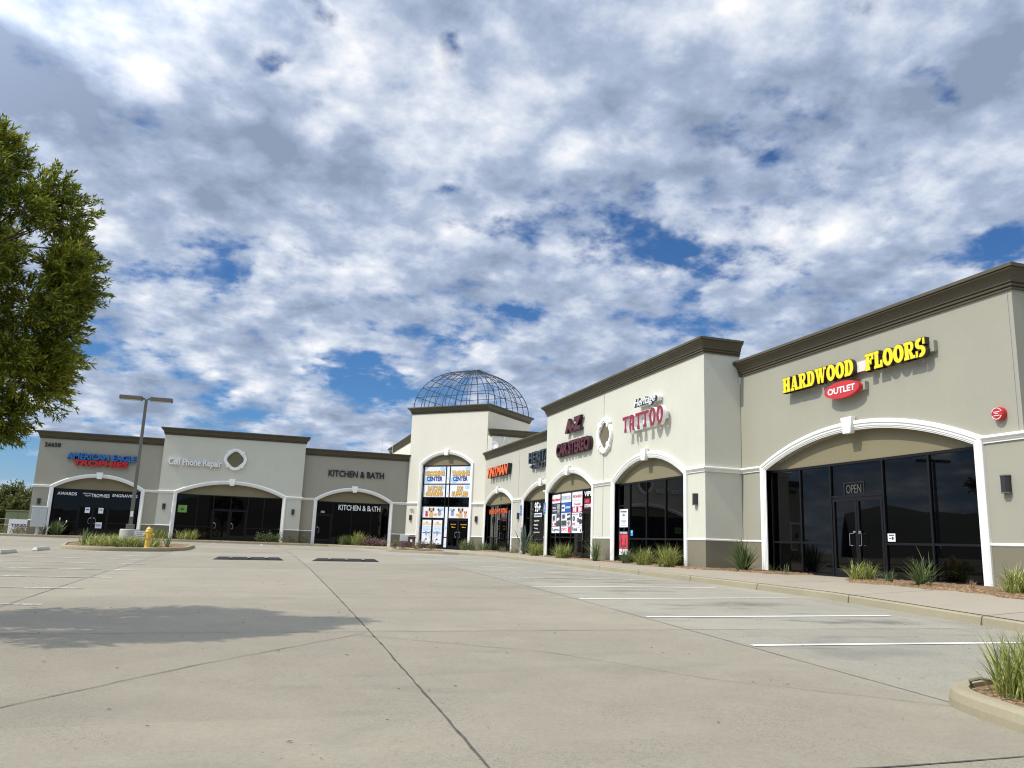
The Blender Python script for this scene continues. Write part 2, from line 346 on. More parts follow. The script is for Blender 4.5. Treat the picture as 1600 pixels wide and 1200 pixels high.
# ------------------------------------------------------------------ mesh helpers
class MB:
    def __init__(s): s.v = []; s.f = []; s.mi = []; s.cur = 0
    def add(s, vs, fs):
        o = len(s.v); s.v += [tuple(p) for p in vs]; s.f += [tuple(i+o for i in f) for f in fs]; s.mi += [s.cur]*len(fs)
    def box(s, x0, x1, y0, y1, z0, z1):
        s.add([(x0,y0,z0),(x1,y0,z0),(x1,y1,z0),(x0,y1,z0),(x0,y0,z1),(x1,y0,z1),(x1,y1,z1),(x0,y1,z1)],
              [(0,3,2,1),(4,5,6,7),(0,1,5,4),(1,2,6,5),(2,3,7,6),(3,0,4,7)])
    def prism_xz(s, pts, y0, y1):
        "polygon in x,z (anticlockwise seen from -y), from front y0 to back y1"
        n = len(pts)
        s.add([(x,y0,z) for x,z in pts]+[(x,y1,z) for x,z in pts],
              [tuple(range(n)), tuple(range(2*n-1,n-1,-1))]+[(i,i+n,(i+1)%n+n,(i+1)%n) for i in range(n)])
    def prism_xy(s, pts, z0, z1):
        n = len(pts)
        s.add([(x,y,z0) for x,y in pts]+[(x,y,z1) for x,y in pts],
              [tuple(range(n-1,-1,-1)), tuple(range(n,2*n))]+[(i,(i+1)%n,(i+1)%n+n,i+n) for i in range(n)])
    def tube(s, a, b, r0, r1=None, n=8, caps=True):
        r1 = r0 if r1 is None else r1
        a, b = Vector(a), Vector(b); d = (b-a).normalized()
        t = Vector((0,0,1)) if abs(d.z) < .9 else Vector((1,0,0)); p = d.cross(t).normalized(); q = d.cross(p)
        vs = []
        for c, r in ((a,r0),(b,r1)):
            for i in range(n):
                an = 2*PI*i/n; vs.append(c+p*r*math.cos(an)+q*r*math.sin(an))
        fs = [(i,(i+1)%n,(i+1)%n+n,i+n) for i in range(n)]
        if caps: fs += [tuple(range(n-1,-1,-1)), tuple(range(n,2*n))]
        s.add(vs, fs)
    def pipe(s, pts, r, n=6):
        "a bent tube through points, r a number or a list"
        m = len(pts); pts = [Vector(p) for p in pts]; rs = r if isinstance(r, (list, tuple)) else [r]*m
        vs = []; p = None
        for k in range(m):
            d = (pts[min(k+1,m-1)]-pts[max(k-1,0)]).normalized()
            if p is None:
                t = Vector((0,0,1)) if abs(d.z) < .9 else Vector((1,0,0)); p = d.cross(t).normalized()
            else:
                p = (p-d*p.dot(d)).normalized()
            q = d.cross(p)
            for i in range(n):
                an = 2*PI*i/n; vs.append(pts[k]+p*rs[k]*math.cos(an)+q*rs[k]*math.sin(an))
        fs = [(k*n+i, k*n+(i+1)%n, (k+1)*n+(i+1)%n, (k+1)*n+i) for k in range(m-1) for i in range(n)]
        fs += [tuple(range(n-1,-1,-1)), tuple(range((m-1)*n, m*n))]
        s.add(vs, fs)
    def lathe(s, prof, c=(0,0,0), n=20, axis='z'):
        vs = []
        for r, h in prof:
            for i in range(n):
                an = 2*PI*i/n; x, y = r*math.cos(an), r*math.sin(an)
                vs.append((c[0]+x,c[1]+y,c[2]+h) if axis == 'z' else ((c[0]+x,c[1]-h,c[2]+y) if axis == 'y' else (c[0]+h,c[1]+x,c[2]+y)))
        m = len(prof)
        fs = [(k*n+i, k*n+(i+1)%n, (k+1)*n+(i+1)%n, (k+1)*n+i) for k in range(m-1) for i in range(n)]
        fs += [tuple(range(n-1,-1,-1)), tuple(range((m-1)*n, m*n))]
        s.add(vs, fs)
    def sweep_plan(s, path, prof, closed=False):
        "profile (d outward to the right of travel, z) along a plan polyline"
        m = len(path); k = len(prof); vs = []
        P2 = [Vector(p) for p in path]
        for i in range(m):
            def nrm(a, b):
                d = (b-a).normalized(); return Vector((d.y, -d.x))
            if closed: n0 = nrm(P2[i-1], P2[i]); n1 = nrm(P2[i], P2[(i+1)%m])
            else:
                n0 = nrm(P2[max(i-1,0)], P2[max(i,1)]); n1 = nrm(P2[min(i,m-2)], P2[min(i+1,m-1)])
            q = n0+n1; q = q/(1+n0.dot(n1))
            for d, z in prof: vs.append((P2[i].x+q.x*d, P2[i].y+q.y*d, z))
        fs = []
        for i in range(m if closed else m-1):
            j = (i+1) % m
            for a in range(k):
                b = (a+1) % k
                fs.append((i*k+a, j*k+a, j*k+b, i*k+b))
        if not closed: fs += [tuple(range(k-1,-1,-1)), tuple(range((m-1)*k, m*k))]
        s.add(vs, fs)
    def sweep_xz(s, path, prof):
        "profile (w to the left of travel, d outward = -y) along a path in x,z"
        m = len(path); k = len(prof); vs = []; P2 = [Vector(p) for p in path]
        for i in range(m):
            def nrm(a, b):
                d = (b-a).normalized(); return Vector((-d.y, d.x))
            n0 = nrm(P2[max(i-1,0)], P2[max(i,1)]); n1 = nrm(P2[min(i,m-2)], P2[min(i+1,m-1)])
            q = (n0+n1)/(1+n0.dot(n1))
            for ww, d in prof: vs.append((P2[i].x+q.x*ww, -d, P2[i].y+q.y*ww))
        fs = [(i*k+a, i*k+(a+1)%k, (i+1)*k+(a+1)%k, (i+1)*k+a) for i in range(m-1) for a in range(k)]
        fs += [tuple(range(k)), tuple(range(m*k-1, (m-1)*k-1, -1))]
        s.add(vs, fs)
    def build(s, name, m, parent=None, smooth=False, bevel=0.0, fix=True):
        me = bpy.data.meshes.new(name); me.from_pydata(s.v, [], s.f)
        ms = m if isinstance(m, (list, tuple)) else [m]
        for q in ms: me.materials.append(q)
        if len(ms) > 1: me.polygons.foreach_set('material_index', s.mi)
        if fix:
            b = bmesh.new(); b.from_mesh(me); bmesh.ops.recalc_face_normals(b, faces=b.faces); b.to_mesh(me); b.free()
        if smooth: me.polygons.foreach_set('use_smooth', [True]*len(me.polygons))
        me.update()
        o = bpy.data.objects.new(name, me); COL.objects.link(o)
        if parent: o.parent = parent
        if bevel:
            md = o.modifiers.new('bevel', 'BEVEL'); md.width = bevel; md.segments = 2; md.limit_method = 'ANGLE'
        return o
def tag(o, label, cat, group=None):
    o['label'] = label; o['category'] = cat
    if group: o['group'] = group
    return o
def thing(name, label, cat, loc=(0,0,0), rz=0.0, group=None):
    o = bpy.data.objects.new(name, None); COL.objects.link(o); o.empty_display_size = .2
    o.location = loc; o.rotation_euler = (0,0,rz)
    return tag(o, label, cat, group)
def struct(o, kind='structure'):
    o['kind'] = kind; return o
def from_arrays(name, V, Fq, m, parent=None, smooth=False):
    "fast mesh from numpy arrays of quads"
    me = bpy.data.meshes.new(name); nq = len(Fq)
    me.vertices.add(len(V)); me.vertices.foreach_set('co', np.asarray(V, np.float32).ravel())
    me.loops.add(nq*4); me.loops.foreach_set('vertex_index', np.asarray(Fq, np.int32).ravel())
    me.polygons.add(nq); me.polygons.foreach_set('loop_start', np.arange(0, nq*4, 4, dtype=np.int32))
    me.polygons.foreach_set('loop_total', np.full(nq, 4, np.int32))
    me.materials.append(m); me.update(calc_edges=True); me.validate()
    if smooth: me.polygons.foreach_set('use_smooth', [True]*nq)
    o = bpy.data.objects.new(name, me); COL.objects.link(o)
    if parent: o.parent = parent
    return o
DEPS = None
def text_mb(mb, body, x0, x1, z0, z1, yf, yb, bold=0.0, shear=0.0, space=1.0, lead=1.0, faces=(0, 0)):
    "raised lettering filling the box x0..x1, z0..z1, front at yf (toward -y), back at yb; faces: material of front, of sides"
    cu = bpy.data.curves.new('t', 'FONT'); cu.body = body; cu.size = 1; cu.offset = bold; cu.shear = shear; cu.space_character = space; cu.space_line = lead
    cu.align_x = 'CENTER'; cu.extrude = .1; cu.resolution_u = 3
    ob = bpy.data.objects.new('t', cu); COL.objects.link(ob)
    dg = bpy.context.evaluated_depsgraph_get(); me = bpy.data.meshes.new_from_object(ob.evaluated_get(dg))
    co = np.zeros(len(me.vertices)*3, np.float32); me.vertices.foreach_get('co', co); co = co.reshape(-1, 3)
    lo, hi = co.min(0), co.max(0); q = (co-lo)/np.maximum(hi-lo, 1e-6)
    V = np.stack([x0+q[:,0]*(x1-x0), yb+q[:,2]*(yf-yb), z0+q[:,1]*(z1-z0)], 1)
    o = len(mb.v); mb.v += [tuple(float(c) for c in p) for p in V]
    for p in me.polygons:
        mb.f.append(tuple(i+o for i in p.vertices)); mb.mi.append(faces[0] if p.normal.z > .9 else faces[1])
    bpy.data.objects.remove(ob); bpy.data.meshes.remove(me); bpy.data.curves.remove(cu)

# ------------------------------------------------------------------ ground heights
GX = [-60, -30, -3, 6, 10.6, 60]
GY = [-60, 0, 9, 14, 23, 35, 57, 120]
GZ = [[-.9,-.85,-.60,-.50,-.36,-.24,-.14,-.14],[-.9,-.83,-.60,-.50,-.36,-.24,-.14,-.14],[-.9,-.80,-.575,-.475,-.345,-.22,-.13,-.13],
      [-.9,-.72,-.49,-.37,-.19,-.15,-.12,-.12],[-.9,-.70,-.47,-.28,-.21,-.15,-.12,-.12],[-.9,-.70,-.47,-.28,-.21,-.15,-.12,-.12]]
def _lin(x, y):
    i = min(max(bisect(GX, x)-1, 0), len(GX)-2); j = min(max(bisect(GY, y)-1, 0), len(GY)-2)
    a = min(max((x-GX[i])/(GX[i+1]-GX[i]), 0), 1); b = min(max((y-GY[j])/(GY[j+1]-GY[j]), 0), 1)
    return (GZ[i][j]*(1-a)+GZ[i+1][j]*a)*(1-b)+(GZ[i][j+1]*(1-a)+GZ[i+1][j+1]*a)*b
def gz(x, y): return (_lin(x,y)*2+_lin(x+1.5,y)+_lin(x-1.5,y)+_lin(x,y+2)+_lin(x,y-2))/6
KX = 11.05
def walk_z(x, y):
    "height of the pavement in front of the right-hand row"
    k = gz(KX, y)+.14; t = min(max((x-KX)/(13.7-KX), 0), 1); back = 0.0 if y > 13 else -.028*(13-y)
    return k*(1-t)+max(back, k)*t
def ground_at(u, v, zf=gz):
    d = ray(u, v); t = 1.0
    while t < 500:
        p = d*t
        if EYE+p[2] < zf(p[0], p[1]): break
        t *= 1.003
    t0 = t/1.003
    for _ in range(25):
        mm = (t0+t)/2
        if EYE+d[2]*mm < zf(d[0]*mm, d[1]*mm): t = mm
        else: t0 = mm
    return Vector((d[0]*t, d[1]*t, zf(d[0]*t, d[1]*t)))

# lot: one sheet out to the horizon
xs = [-2500,-1200,-600,-300,-150,-80]+[i for i in range(-60,31)]+[45,80,150,300,600,1200,2500]
ys = [-2500,-1200,-600,-300,-150,-80,-40,-20,-10]+[i for i in range(-5,71)]+[85,110,150,300,600,1200,2500]
g = MB(); g.v = [(x,y,gz(x,y)) for y in ys for x in xs]
nx_ = len(xs); g.f = [(j*nx_+i, j*nx_+i+1, (j+1)*nx_+i+1, (j+1)*nx_+i) for j in range(len(ys)-1) for i in range(nx_-1)]; g.mi = [0]*len(g.f)
struct(g.build('parking_lot', LOT, smooth=True, fix=False))

def strip(mb, pts, wd, h=.004, jitter=0.0, step=.5):
    "a thin band on the lot along plan points"
    out = []
    for a, b in zip(pts[:-1], pts[1:]):
        L = math.dist(a, b); n = max(1, int(L/step))
        for i in range(n): out.append((a[0]+(b[0]-a[0])*i/n, a[1]+(b[1]-a[1])*i/n))
    out.append(pts[-1]); vs = []; m = len(out)
    for i, p in enumerate(out):
        a, b = out[max(i-1,0)], out[min(i+1,m-1)]; d = Vector((b[0]-a[0], b[1]-a[1])).normalized()
        j = random.uniform(-jitter, jitter); w2 = wd/2*(1+(random.uniform(-.45,.45) if jitter else 0))
        for sgn in (1,-1):
            x, y = p[0]-d.y*(w2*sgn+j), p[1]+d.x*(w2*sgn+j); vs.append((x,y,gz(x,y)+h))
    mb.add(vs, [(2*i,2*i+1,2*i+3,2*i+2) for i in range(m-1)])
JOINT = mat('joint_dark', (.075, .068, .055), .95, var=.4, vscale=20)
j = MB()
strip(j, [(1.33,1),(1.36,9),(1.35,20),(1.32,36),(1.0,58)], .017, .004, .005, .12)
struct(j.build('pavement_joint', JOINT, fix=False))
j = MB()
for x in (-3.25, 5.63): strip(j, [(x,2),(x,58 if x < 0 else 40)], .010, .004, .004, .3)
for y in (10.0, 14.15, 18.3, 22.5): strip(j, [(-12,y),(10.9,y)], .009, .0045, .004, .4)
strip(j, [(-1.06,4.59-.03),(3.65,4.19),(4.25,4.20),(8,4.35)], .015, .005, .004, .2)
struct(j.build('pavement_joint', JOINT, fix=False))
j = MB()
strip(j, [(-4.5,3.1),(-1.57,6.47),(-.47,7.91),(.07,8.51),(1.3,9.9)], .009, .0055, .012, .2)
strip(j, [(1.2,9.7),(3.06,8.34),(4.02,6.84),(5.52,5.5)], .006, .0055, .010, .2)
struct(j.build('pavement_crack', JOINT, fix=False))
for i in range(12):
    y = 8.645+2.747*i; m_ = MB(); strip(m_, [(5.71,y-.03),(10.25,y+.02)], .10, .008); struct(m_.build('parking_line', PAINT if i < 4 else PAINT_WORN, fix=False))
for i in range(8):
    y = 12.95+2.743*i; m_ = MB(); strip(m_, [(-8.0,y),(-2.82,y)], .10, .008); struct(m_.build('parking_line', PAINT_WORN, fix=False))
for u, v in ((333,851.5),(408,854.5),(480,857.5)):
    q = on_y(u, v, 55); m_ = MB(); strip(m_, [(q.x,52.9),(q.x,58.3)], .10, .008); struct(m_.build('parking_line', PAINT_WORN, fix=False))

# kerb and sidewalk round the L of the shops
kerb = [(KX,2.0)]+[(KX,y) for y in np.arange(4,41,1.0)]+[(10.85,41.5),(10.2,42.3),(9.4,42.6),(8.6,43.2),(6.95,45.4),(6.9,46.4),(7.25,48),(7.8,51.5),(7.2,53.2),(6.2,55.6),(5.4,57.6),(4.6,58.4),(3.6,58.6)]+[(x,58.6) for x in range(2,-17,-2)]+[(-20,58.6),(-40,58.6)]
kerb = [(float(a), float(b)) for a, b in kerb]
def kt(x, y): return gz(x, y)+.14
kb = MB(); vs = []; n = len(kerb)
for i, (x, y) in enumerate(kerb):
    a, b = kerb[max(i-1,0)], kerb[min(i+1,n-1)]; d = Vector((b[0]-a[0], b[1]-a[1])).normalized(); nn = Vector((d.y, -d.x))
    if i < 60: pass
    zt = kt(x, y)
    for off, z in ((0, gz(x,y)-.1), (-.025, zt-.02), (-.045, zt), (-.16, zt+.002)):
        vs.append((x+nn.x*-off, y+nn.y*-off, z))
nk = 4
# direction of travel is +y on the right side, so the buildings are on the right-hand side of travel: offset toward them
kb.add(vs, [(i*nk+k, (i+1)*nk+k, (i+1)*nk+k+1, i*nk+k+1) for i in range(n-1) for k in range(nk-1)])
struct(kb.build('kerb', KERB, fix=True))
def back_pt(i, x, y):
    if y <= 40 and x > 10: return (15.7, y, 0.0 if y > 13 else walk_z(14, y))
    if x > 3.7:   # round the corner: aim at the tower and the ends of the rows
        t = min(max((y-40)/(58.4-40), 0), 1)
        bx, by = 15.4+(10.0-15.4)*min(1, max(0, (t-.1)*1.4)), 41+(62-41)*min(1, t*1.25+.05)
        return (bx, by, 0.0)
    return (x, 61.3, 0.0)
sw = MB(); vs = []; NS = 8
for i, (x, y) in enumerate(kerb):
    a, b = kerb[max(i-1,0)], kerb[min(i+1,n-1)]; d = Vector((b[0]-a[0], b[1]-a[1])).normalized(); nn = Vector((d.y, -d.x))
    x1, y1 = x+nn.x*.15, y+nn.y*.15; z1 = kt(x, y)
    bx, by, bz = back_pt(i, x, y)
    for k in range(NS+1):
        t = k/NS; X_, Y_ = x1+(bx-x1)*t, y1+(by-y1)*t
        z = walk_z(X_, Y_) if (y <= 40 and x > 10) else z1+(bz-z1)*min(1, t*1.25)
        vs.append((X_, Y_, z+.001))
sw.add(vs, [(i*(NS+1)+k, (i+1)*(NS+1)+k, (i+1)*(NS+1)+k+1, i*(NS+1)+k+1) for i in range(n-1) for k in range(NS)])
struct(sw.build('sidewalk', WALK, smooth=True, fix=True))
KJ = MB()
for y in (10.35, 13.4, 16.45, 19.5, 22.6, 25.6, 28.7, 31.7, 34.8, 37.8):
    vs = []
    for off, z in ((-.004, gz(KX,y)+.0), (.021, kt(KX,y)-.02), (.041, kt(KX,y)+.004)): vs += [(KX+off, y-.008, z+.003), (KX+off, y+.008, z+.003)]
    for X_ in np.linspace(KX+.16, 13.2, 5): vs += [(X_, y-.007, walk_z(X_, y)+.005), (X_, y+.007, walk_z(X_, y)+.005)]
    KJ.add(vs, [(2*i,2*i+1,2*i+3,2*i+2) for i in range(len(vs)//2-1)])
struct(KJ.build('sidewalk_joint', JOINT, fix=False))

# planting beds (mulch) on the pavement
def bed(poly_fn, y0, y1, ny, nx, zf, name='mulch_bed'):
    b = MB(); vs = []
    for jy in range(ny+1):
        y = y0+(y1-y0)*jy/ny; xa, xb = poly_fn(y)
        xa += .07*math.sin(y*3.1)+.05*math.sin(y*7.7+1)
        for ix in range(nx+1):
            t = ix/nx; x = xa+(xb-xa)*t; e = min(1, min(t, 1.0)*6, jy/2, (ny-jy)/2)
            vs.append((x, y, zf(x,y)-.02+e*(.045+random.uniform(0,.035))))
    b.add(vs, [(jy*(nx+1)+i, jy*(nx+1)+i+1, (jy+1)*(nx+1)+i+1, (jy+1)*(nx+1)+i) for jy in range(ny) for i in range(nx)])
    return struct(b.build(name, SOIL, smooth=False, fix=True), 'stuff')
bed(lambda y: (13.15 if y < 16 else 13.15+(y-16)*.7, 15.3), 5.5, 17.2, 90, 22, walk_z)
bed(lambda y: (13.75 if y < 22.4 else 13.15, 15.3 if y < 23.2 else 13.9), 19.8, 25.0, 44, 16, walk_z)
bed(lambda y: (13.25, 13.9), 25.4, 38.6, 80, 6, walk_z)
bed(lambda y: (14.5, 15.3), 40.0, 55.5, 60, 6, lambda x, y: 0.0)

# ------------------------------------------------------------------ the shop buildings
ZS, ZA = 3.15, 3.95                       # inner spring and inner crown of the arches
RD = .20                                  # reveal: depth of the glass behind the wall face
CORN = [(0,0),(.045,0),(.05,.04),(.022,.048),(.022,.066),(.075,.072),(.082,.115),(.05,.122),(.05,.142),(.098,.15),(.108,.21),(.135,.275),(.175,.33),(.228,.372),(.262,.38),(.262,.402),(.245,.405),(.245,.42),(.29,.425),(.29,.50),(0,.50)]
BELT = [(0,0),(.035,0),(.035,.04),(.055,.045),(.055,.075),(.085,.085),(.105,.11),(.105,.145),(.09,.165),(0,.17)]
STRIP = [(0,0),(.02,0),(.035,.02),(.035,.045),(.02,.065),(0,.065)]
TRIMP = [(0,-RD-.02),(0,.03),(.035,.03),(.035,.05),(.075,.05),(.075,.068),(.12,.072),(.15,.095),(.215,.095),(.25,.06),(.25,-.01),(.02,-.02),(.02,-RD-.02)]
def arc_pts(a, b, zs, za, n=28):
    h = (b-a)/2; r = za-zs; R = (h*h+r*r)/(2*r); cz = za-R; t = math.asin(min(1, h/R))
    return [((a+b)/2+R*math.sin(-t+2*t*i/n), cz+R*math.cos(-t+2*t*i/n)) for i in range(n+1)]
def facade(root, W, ztop, D, wallm, ops, ret=(False, False), capd=1.4, zs=ZS, za=ZA, base=-.7, plinth=True, cornice=True, ends=(0, 0)):
    "front wall with arched openings, plinth, belt, trims and cornice; local x along the wall, -y outward"
    m = MB(); arcs = [arc_pts(a, b, zs, za) for a, b in ops]
    xs_ = [0]
    for (a, b), pts in zip(ops, arcs):
        m.add([(xs_[-1],0,base),(a,0,base),(a,0,ztop),(xs_[-1],0,ztop)], [(0,1,2,3)])
        vs = [(x,0,z) for x, z in pts]+[(x,0,ztop) for x, z in pts]; n = len(pts)
        m.add(vs, [(i,i+1,n+i+1,n+i) for i in range(n-1)])
        # reveals
        rp = [(a,base)]+pts+[(b,base)]; n = len(rp)
        m.add([(x,0,z) for x, z in rp]+[(x,RD+.1,z) for x, z in rp], [(i,i+1,n+i+1,n+i) for i in range(n-1)])
        xs_.append(b)
    m.add([(xs_[-1],0,base),(W,0,base),(W,0,ztop),(xs_[-1],0,ztop)], [(0,1,2,3)])
    m.add([(0,0,base),(0,capd,base),(0,capd,ztop),(0,0,ztop)], [(0,1,2,3)])
    m.add([(W,0,base),(W,capd,base),(W,capd,ztop),(W,0,ztop)], [(0,1,2,3)])
    m.add([(0,capd,base),(W,capd,base),(W,capd,ztop),(0,capd,ztop)], [(0,1,2,3)])
    m.add([(0,0,ztop+.44),(W,0,ztop+.44),(W,capd,ztop+.44),(0,capd,ztop+.44)], [(0,1,2,3)])
    m.add([(0,0,ztop),(W,0,ztop),(W,0,ztop+.44),(0,0,ztop+.44)], [(0,1,2,3)])
    m.add([(0,capd,ztop),(W,capd,ztop),(W,capd,ztop+.44),(0,capd,ztop+.44)], [(0,1,2,3)])
    if D > capd: m.box(.04, W-.04, capd+.002, D, base, min(6.2, ztop-.2))
    m.build('wall', wallm, root, fix=True)
    piers = []; x0 = 0
    for a, b in ops: piers.append((x0, a-.25)); x0 = b+.25
    piers.append((x0, W))
    for i, (a, b) in enumerate(piers):
        path = [(a,0),(b,0)]
        if i == 0 and ret[0]: path = [(0,ret[0]),(0,0),(b,0)]
        if i == len(piers)-1 and ret[1]: path = path[:-1]+[(W,0),(W,ret[1])]
        if b-a < .03 and not ret[1]: continue
        q_ = MB(); q_.sweep_plan(path, [(d, z+3.14) for d, z in BELT]); q_.build('belt_moulding', TRIM, root)
        q_ = MB(); q_.sweep_plan(path, [(d, z+.90) for d, z in STRIP]); q_.build('sill_band', TRIM, root)
        q_ = MB(); q_.sweep_plan(path, [(-.02,base),(.012,base),(.012,.905),(-.02,.905)]); q_.build('plinth', PLINTH, root)
    if cornice:
        path = [(-ends[0],0),(W+ends[1],0)]
        if ret[0]: path = [(0,capd),(0,0)]+path[1:]
        if ret[1]: path = path[:-1]+[(W,0),(W,capd)]
        c = MB(); c.sweep_plan(path, [(d, z+ztop) for d, z in CORN]); c.build('cornice', CORNICE, root)
    for (a, b), pts in zip(ops, arcs):
        t = MB(); t.sweep_xz([(a,base)]+pts+[(b,base)], TRIMP); tr = t.build('arch_trim', TRIM, root)
        k = MB(); mx = (a+b)/2
        k.prism_xz([(mx-.15,za-.09),(mx+.15,za-.09),(mx+.22,za+.36),(mx-.22,za+.36)], -.17, -.02); k.build('keystone', TRIM, tr, bevel=.012)
def storefront(root, a, b, ztop, mull, trans, doors, zs=ZS, za=ZA, z0=0.0, inset=RD, handles=True, infill=SPAND):
    "glazing between jambs a..b: mullions at x, transoms (z, xa, xb), doors (xa, xb, leaves)"
    f = MB(); fy0, fy1 = inset-.035, inset+.06; w2 = .03
    f.box(a, b, fy0, fy1, ztop-.05, ztop+.02); f.box(a, a+.045, fy0, fy1, z0-.5, ztop-.05); f.box(b-.045, b, fy0, fy1, z0-.5, ztop-.05)
    for x in mull: f.box(x-w2, x+w2, fy0-.004, fy1, z0, ztop-.052)
    for z, xa, xb in trans: f.box(xa, xb, fy0+.003, fy1, z-.028, z+.028)
    segs = [(a+.045, b-.045)]
    xx = a+.045
    for xa, xb, nl in sorted(doors):
        if xa > xx+.02: f.box(xx, xa-.03, fy0+.004, fy1, z0-.5, z0+.07)
        xx = xb+.03
    if b-.045 > xx: f.box(xx, b-.045, fy0+.004, fy1, z0-.5, z0+.07)
    fr = f.build('window_frame', FRAME, root)
    gl = MB(); cuts = sorted([a+.02]+list(mull)+[b-.02])
    for xa, xb in zip(cuts[:-1], cuts[1:]):
        # each pane hangs a hair out of true, as real panes do
        t1, t2 = random.uniform(-.0016,.0016), random.uniform(-.0016,.0016); zz0, zz1 = z0-.4, ztop
        gl.add([(xa,inset+.004,zz0),(xb,inset+.004+t1*(xb-xa),zz0),(xb,inset+.004+t1*(xb-xa)+t2*(zz1-zz0),zz1),(xa,inset+.004+t2*(zz1-zz0),zz1)], [(0,1,2,3)])
    gl.build('window_glass', GLASS, fr)
    bk = MB(); bk.box(a, b, inset+.09, inset+.14, z0-.5, ztop+.02); bk.build('window_backing', FRAME, fr)
    # infill wall in the head of the arch
    if za > ztop+.1:
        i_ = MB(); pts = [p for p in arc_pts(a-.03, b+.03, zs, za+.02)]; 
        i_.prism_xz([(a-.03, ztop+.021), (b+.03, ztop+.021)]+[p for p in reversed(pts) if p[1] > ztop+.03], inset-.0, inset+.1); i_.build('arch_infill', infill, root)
    for xa, xb, nl in doors:
        wd = (xb-xa)/nl
        for k in range(nl):
            x0, x1 = xa+wd*k+.006, xa+wd*(k+1)-.006; d = MB(); y0, y1 = inset-.03, inset+.0035; zt = 2.14
            d.box(x0, x0+.07, y0, y1, z0+.01, zt); d.box(x1-.07, x1, y0, y1, z0+.01, zt)
            d.box(x0+.07, x1-.07, y0+.002, y1, zt-.09, zt); d.box(x0+.07, x1-.07, y0+.002, y1, z0+.01, z0+.24); 
            dr = d.build('door', FRAME, root)
            if handles:
                h = MB(); hx = x1-.10 if (k == 0 and nl == 2) else x0+.10
                s = -1 if (k == 0 and nl == 2) else 1
                h.pipe([(hx+s*.02,y0,1.18),(hx+s*.02,y0-.07,1.18),(hx+s*.12,y0-.075,1.18),(hx+s*.12,y0-.075,.86),(hx+s*.02,y0-.07,.86),(hx+s*.02,y0,.86)], .010, 8)
                h.box(hx-.045, hx+.045, y0-.02, y0, 1.2, 1.25)
                h.build('door_handle', STEEL, dr)
def frame_local(loc, rz):
    return loc, rz
R90 = -PI/2
# ---- right-hand row: local x runs toward the viewer (-Y), outward is -X
bH = thing('shop_building', 'taupe stucco shop with wide low arch under the yellow HARDWOOD FLOORS sign', 'shop', (15.2,23.30,0), R90)
facade(bH, 10.51, 6.44, 12, WALL_TAUPE, [(1.36, 9.25)], ret=(False, 1.2), capd=1.2)
storefront(bH, 1.36, 9.25, 3.12, [2.80, 4.15, 6.18, 7.72], [(.92,1.40,4.12),(.92,6.21,9.21),(2.19,4.18,6.15)], [(4.20, 6.13, 2)])
bT = thing('shop_building', 'tall off-white stucco shop block with two arches and a lens-shaped wall ornament', 'shop', (13.807,39.0,0), R90)
facade(bT, 15.69, 7.16, 12, WALL_LIGHT, [(.45, 6.15), (8.57, 14.30)], ret=(1.38, 1.38), capd=1.385)
storefront(bT, .45, 6.15, 3.12, [1.80, 3.25, 4.66], [(.95,.5,4.63),(2.19,4.69,6.1)], [(4.70, 6.08, 1)])
storefront(bT, 8.57, 14.30, 3.12, [9.62, 11.10, 12.62], [(2.24,8.62,9.59),(.93,9.65,14.26)], [(8.64, 9.58, 1)])
bI = thing('shop_building', 'low beige stucco shop with two arches between the dome tower and the tall white block', 'shop', (15.2,56.1,0), R90)
facade(bI, 17.08, 6.44, 12, stucco('stucco_beige', (.47, .455, .375)), [(.45, 6.85), (9.28, 15.90)], capd=1.2)
storefront(bI, .45, 6.85, 3.12, [2.05, 3.62, 5.25], [(.93,.5,3.6),(2.19,3.65,5.2),(.93,5.28,6.8)], [(3.66, 5.21, 1)])
storefront(bI, 9.28, 15.90, 3.12, [10.7, 12.5, 14.2], [(2.1,9.3,10.67),(.93,10.73,12.47),(.93,9.3,10.67)], [(12.54, 14.16, 2)])
# ---- left-hand row: local x is +X, outward is -Y
bA = thing('shop_building', 'taupe stucco end shop numbered 26658 under the blue and red trophy sign', 'shop', (-14.87,61.03,0), 0)
facade(bA, 7.85, 6.44, 12, WALL_TAUPE, [(1.25, 6.67)], ret=(1.2, False), capd=1.2)
storefront(bA, 1.25, 6.67, 3.10, [2.80+.06, 4.76], [(.92,1.3,2.83),(.92,4.79,6.6),(2.19,2.9,4.72)], [(2.90, 4.72, 2)])
bC = thing('shop_building', 'tall pale stucco shop with a diamond wall ornament beside white Cell Phone Repair letters', 'shop', (-7.03,60.55,0), 0)
facade(bC, 9.65, 7.20, 12, WALL_LIGHT, [(1.23, 8.33)], ret=(1.38, 1.38), capd=1.385)
storefront(bC, 1.23, 8.33, 3.12, [2.62, 3.68, 4.84, 6.0, 7.1], [(2.19,3.7,5.97),(.92,1.28,3.65),(.92,6.03,8.28)], [(3.72, 4.80, 1), (4.88, 5.96, 1)])
bK = thing('shop_building', 'low taupe stucco shop with the black KITCHEN & BATH letters, left of the dome tower', 'shop', (2.622,61.03,0), 0)
facade(bK, 7.92, 6.44, 12, WALL_TAUPE, [(1.16, 6.51)], capd=1.2, ends=(0, .05))
storefront(bK, 1.16, 6.51, 3.10, [2.35, 3.75, 5.2], [(2.19,1.2,2.32)], [(1.22, 2.30, 1)])

# expansion joints in the stucco
def joints(root, xs_, z0, z1):
    for x in xs_:
        m = MB(); m.box(x-.006, x+.006, -.0135, -.001, z0, z1); m.build('control_joint', PGREY, root)
joints(bT, [7.36], .98, 3.13); joints(bT, [7.36], 3.32, 7.16); joints(bI, [8.12], .98, 3.13); joints(bI, [8.12], 3.32, 6.43)
joints(bT, [7.36], -.2, .90); joints(bH, [10.40], 3.33, 6.43)

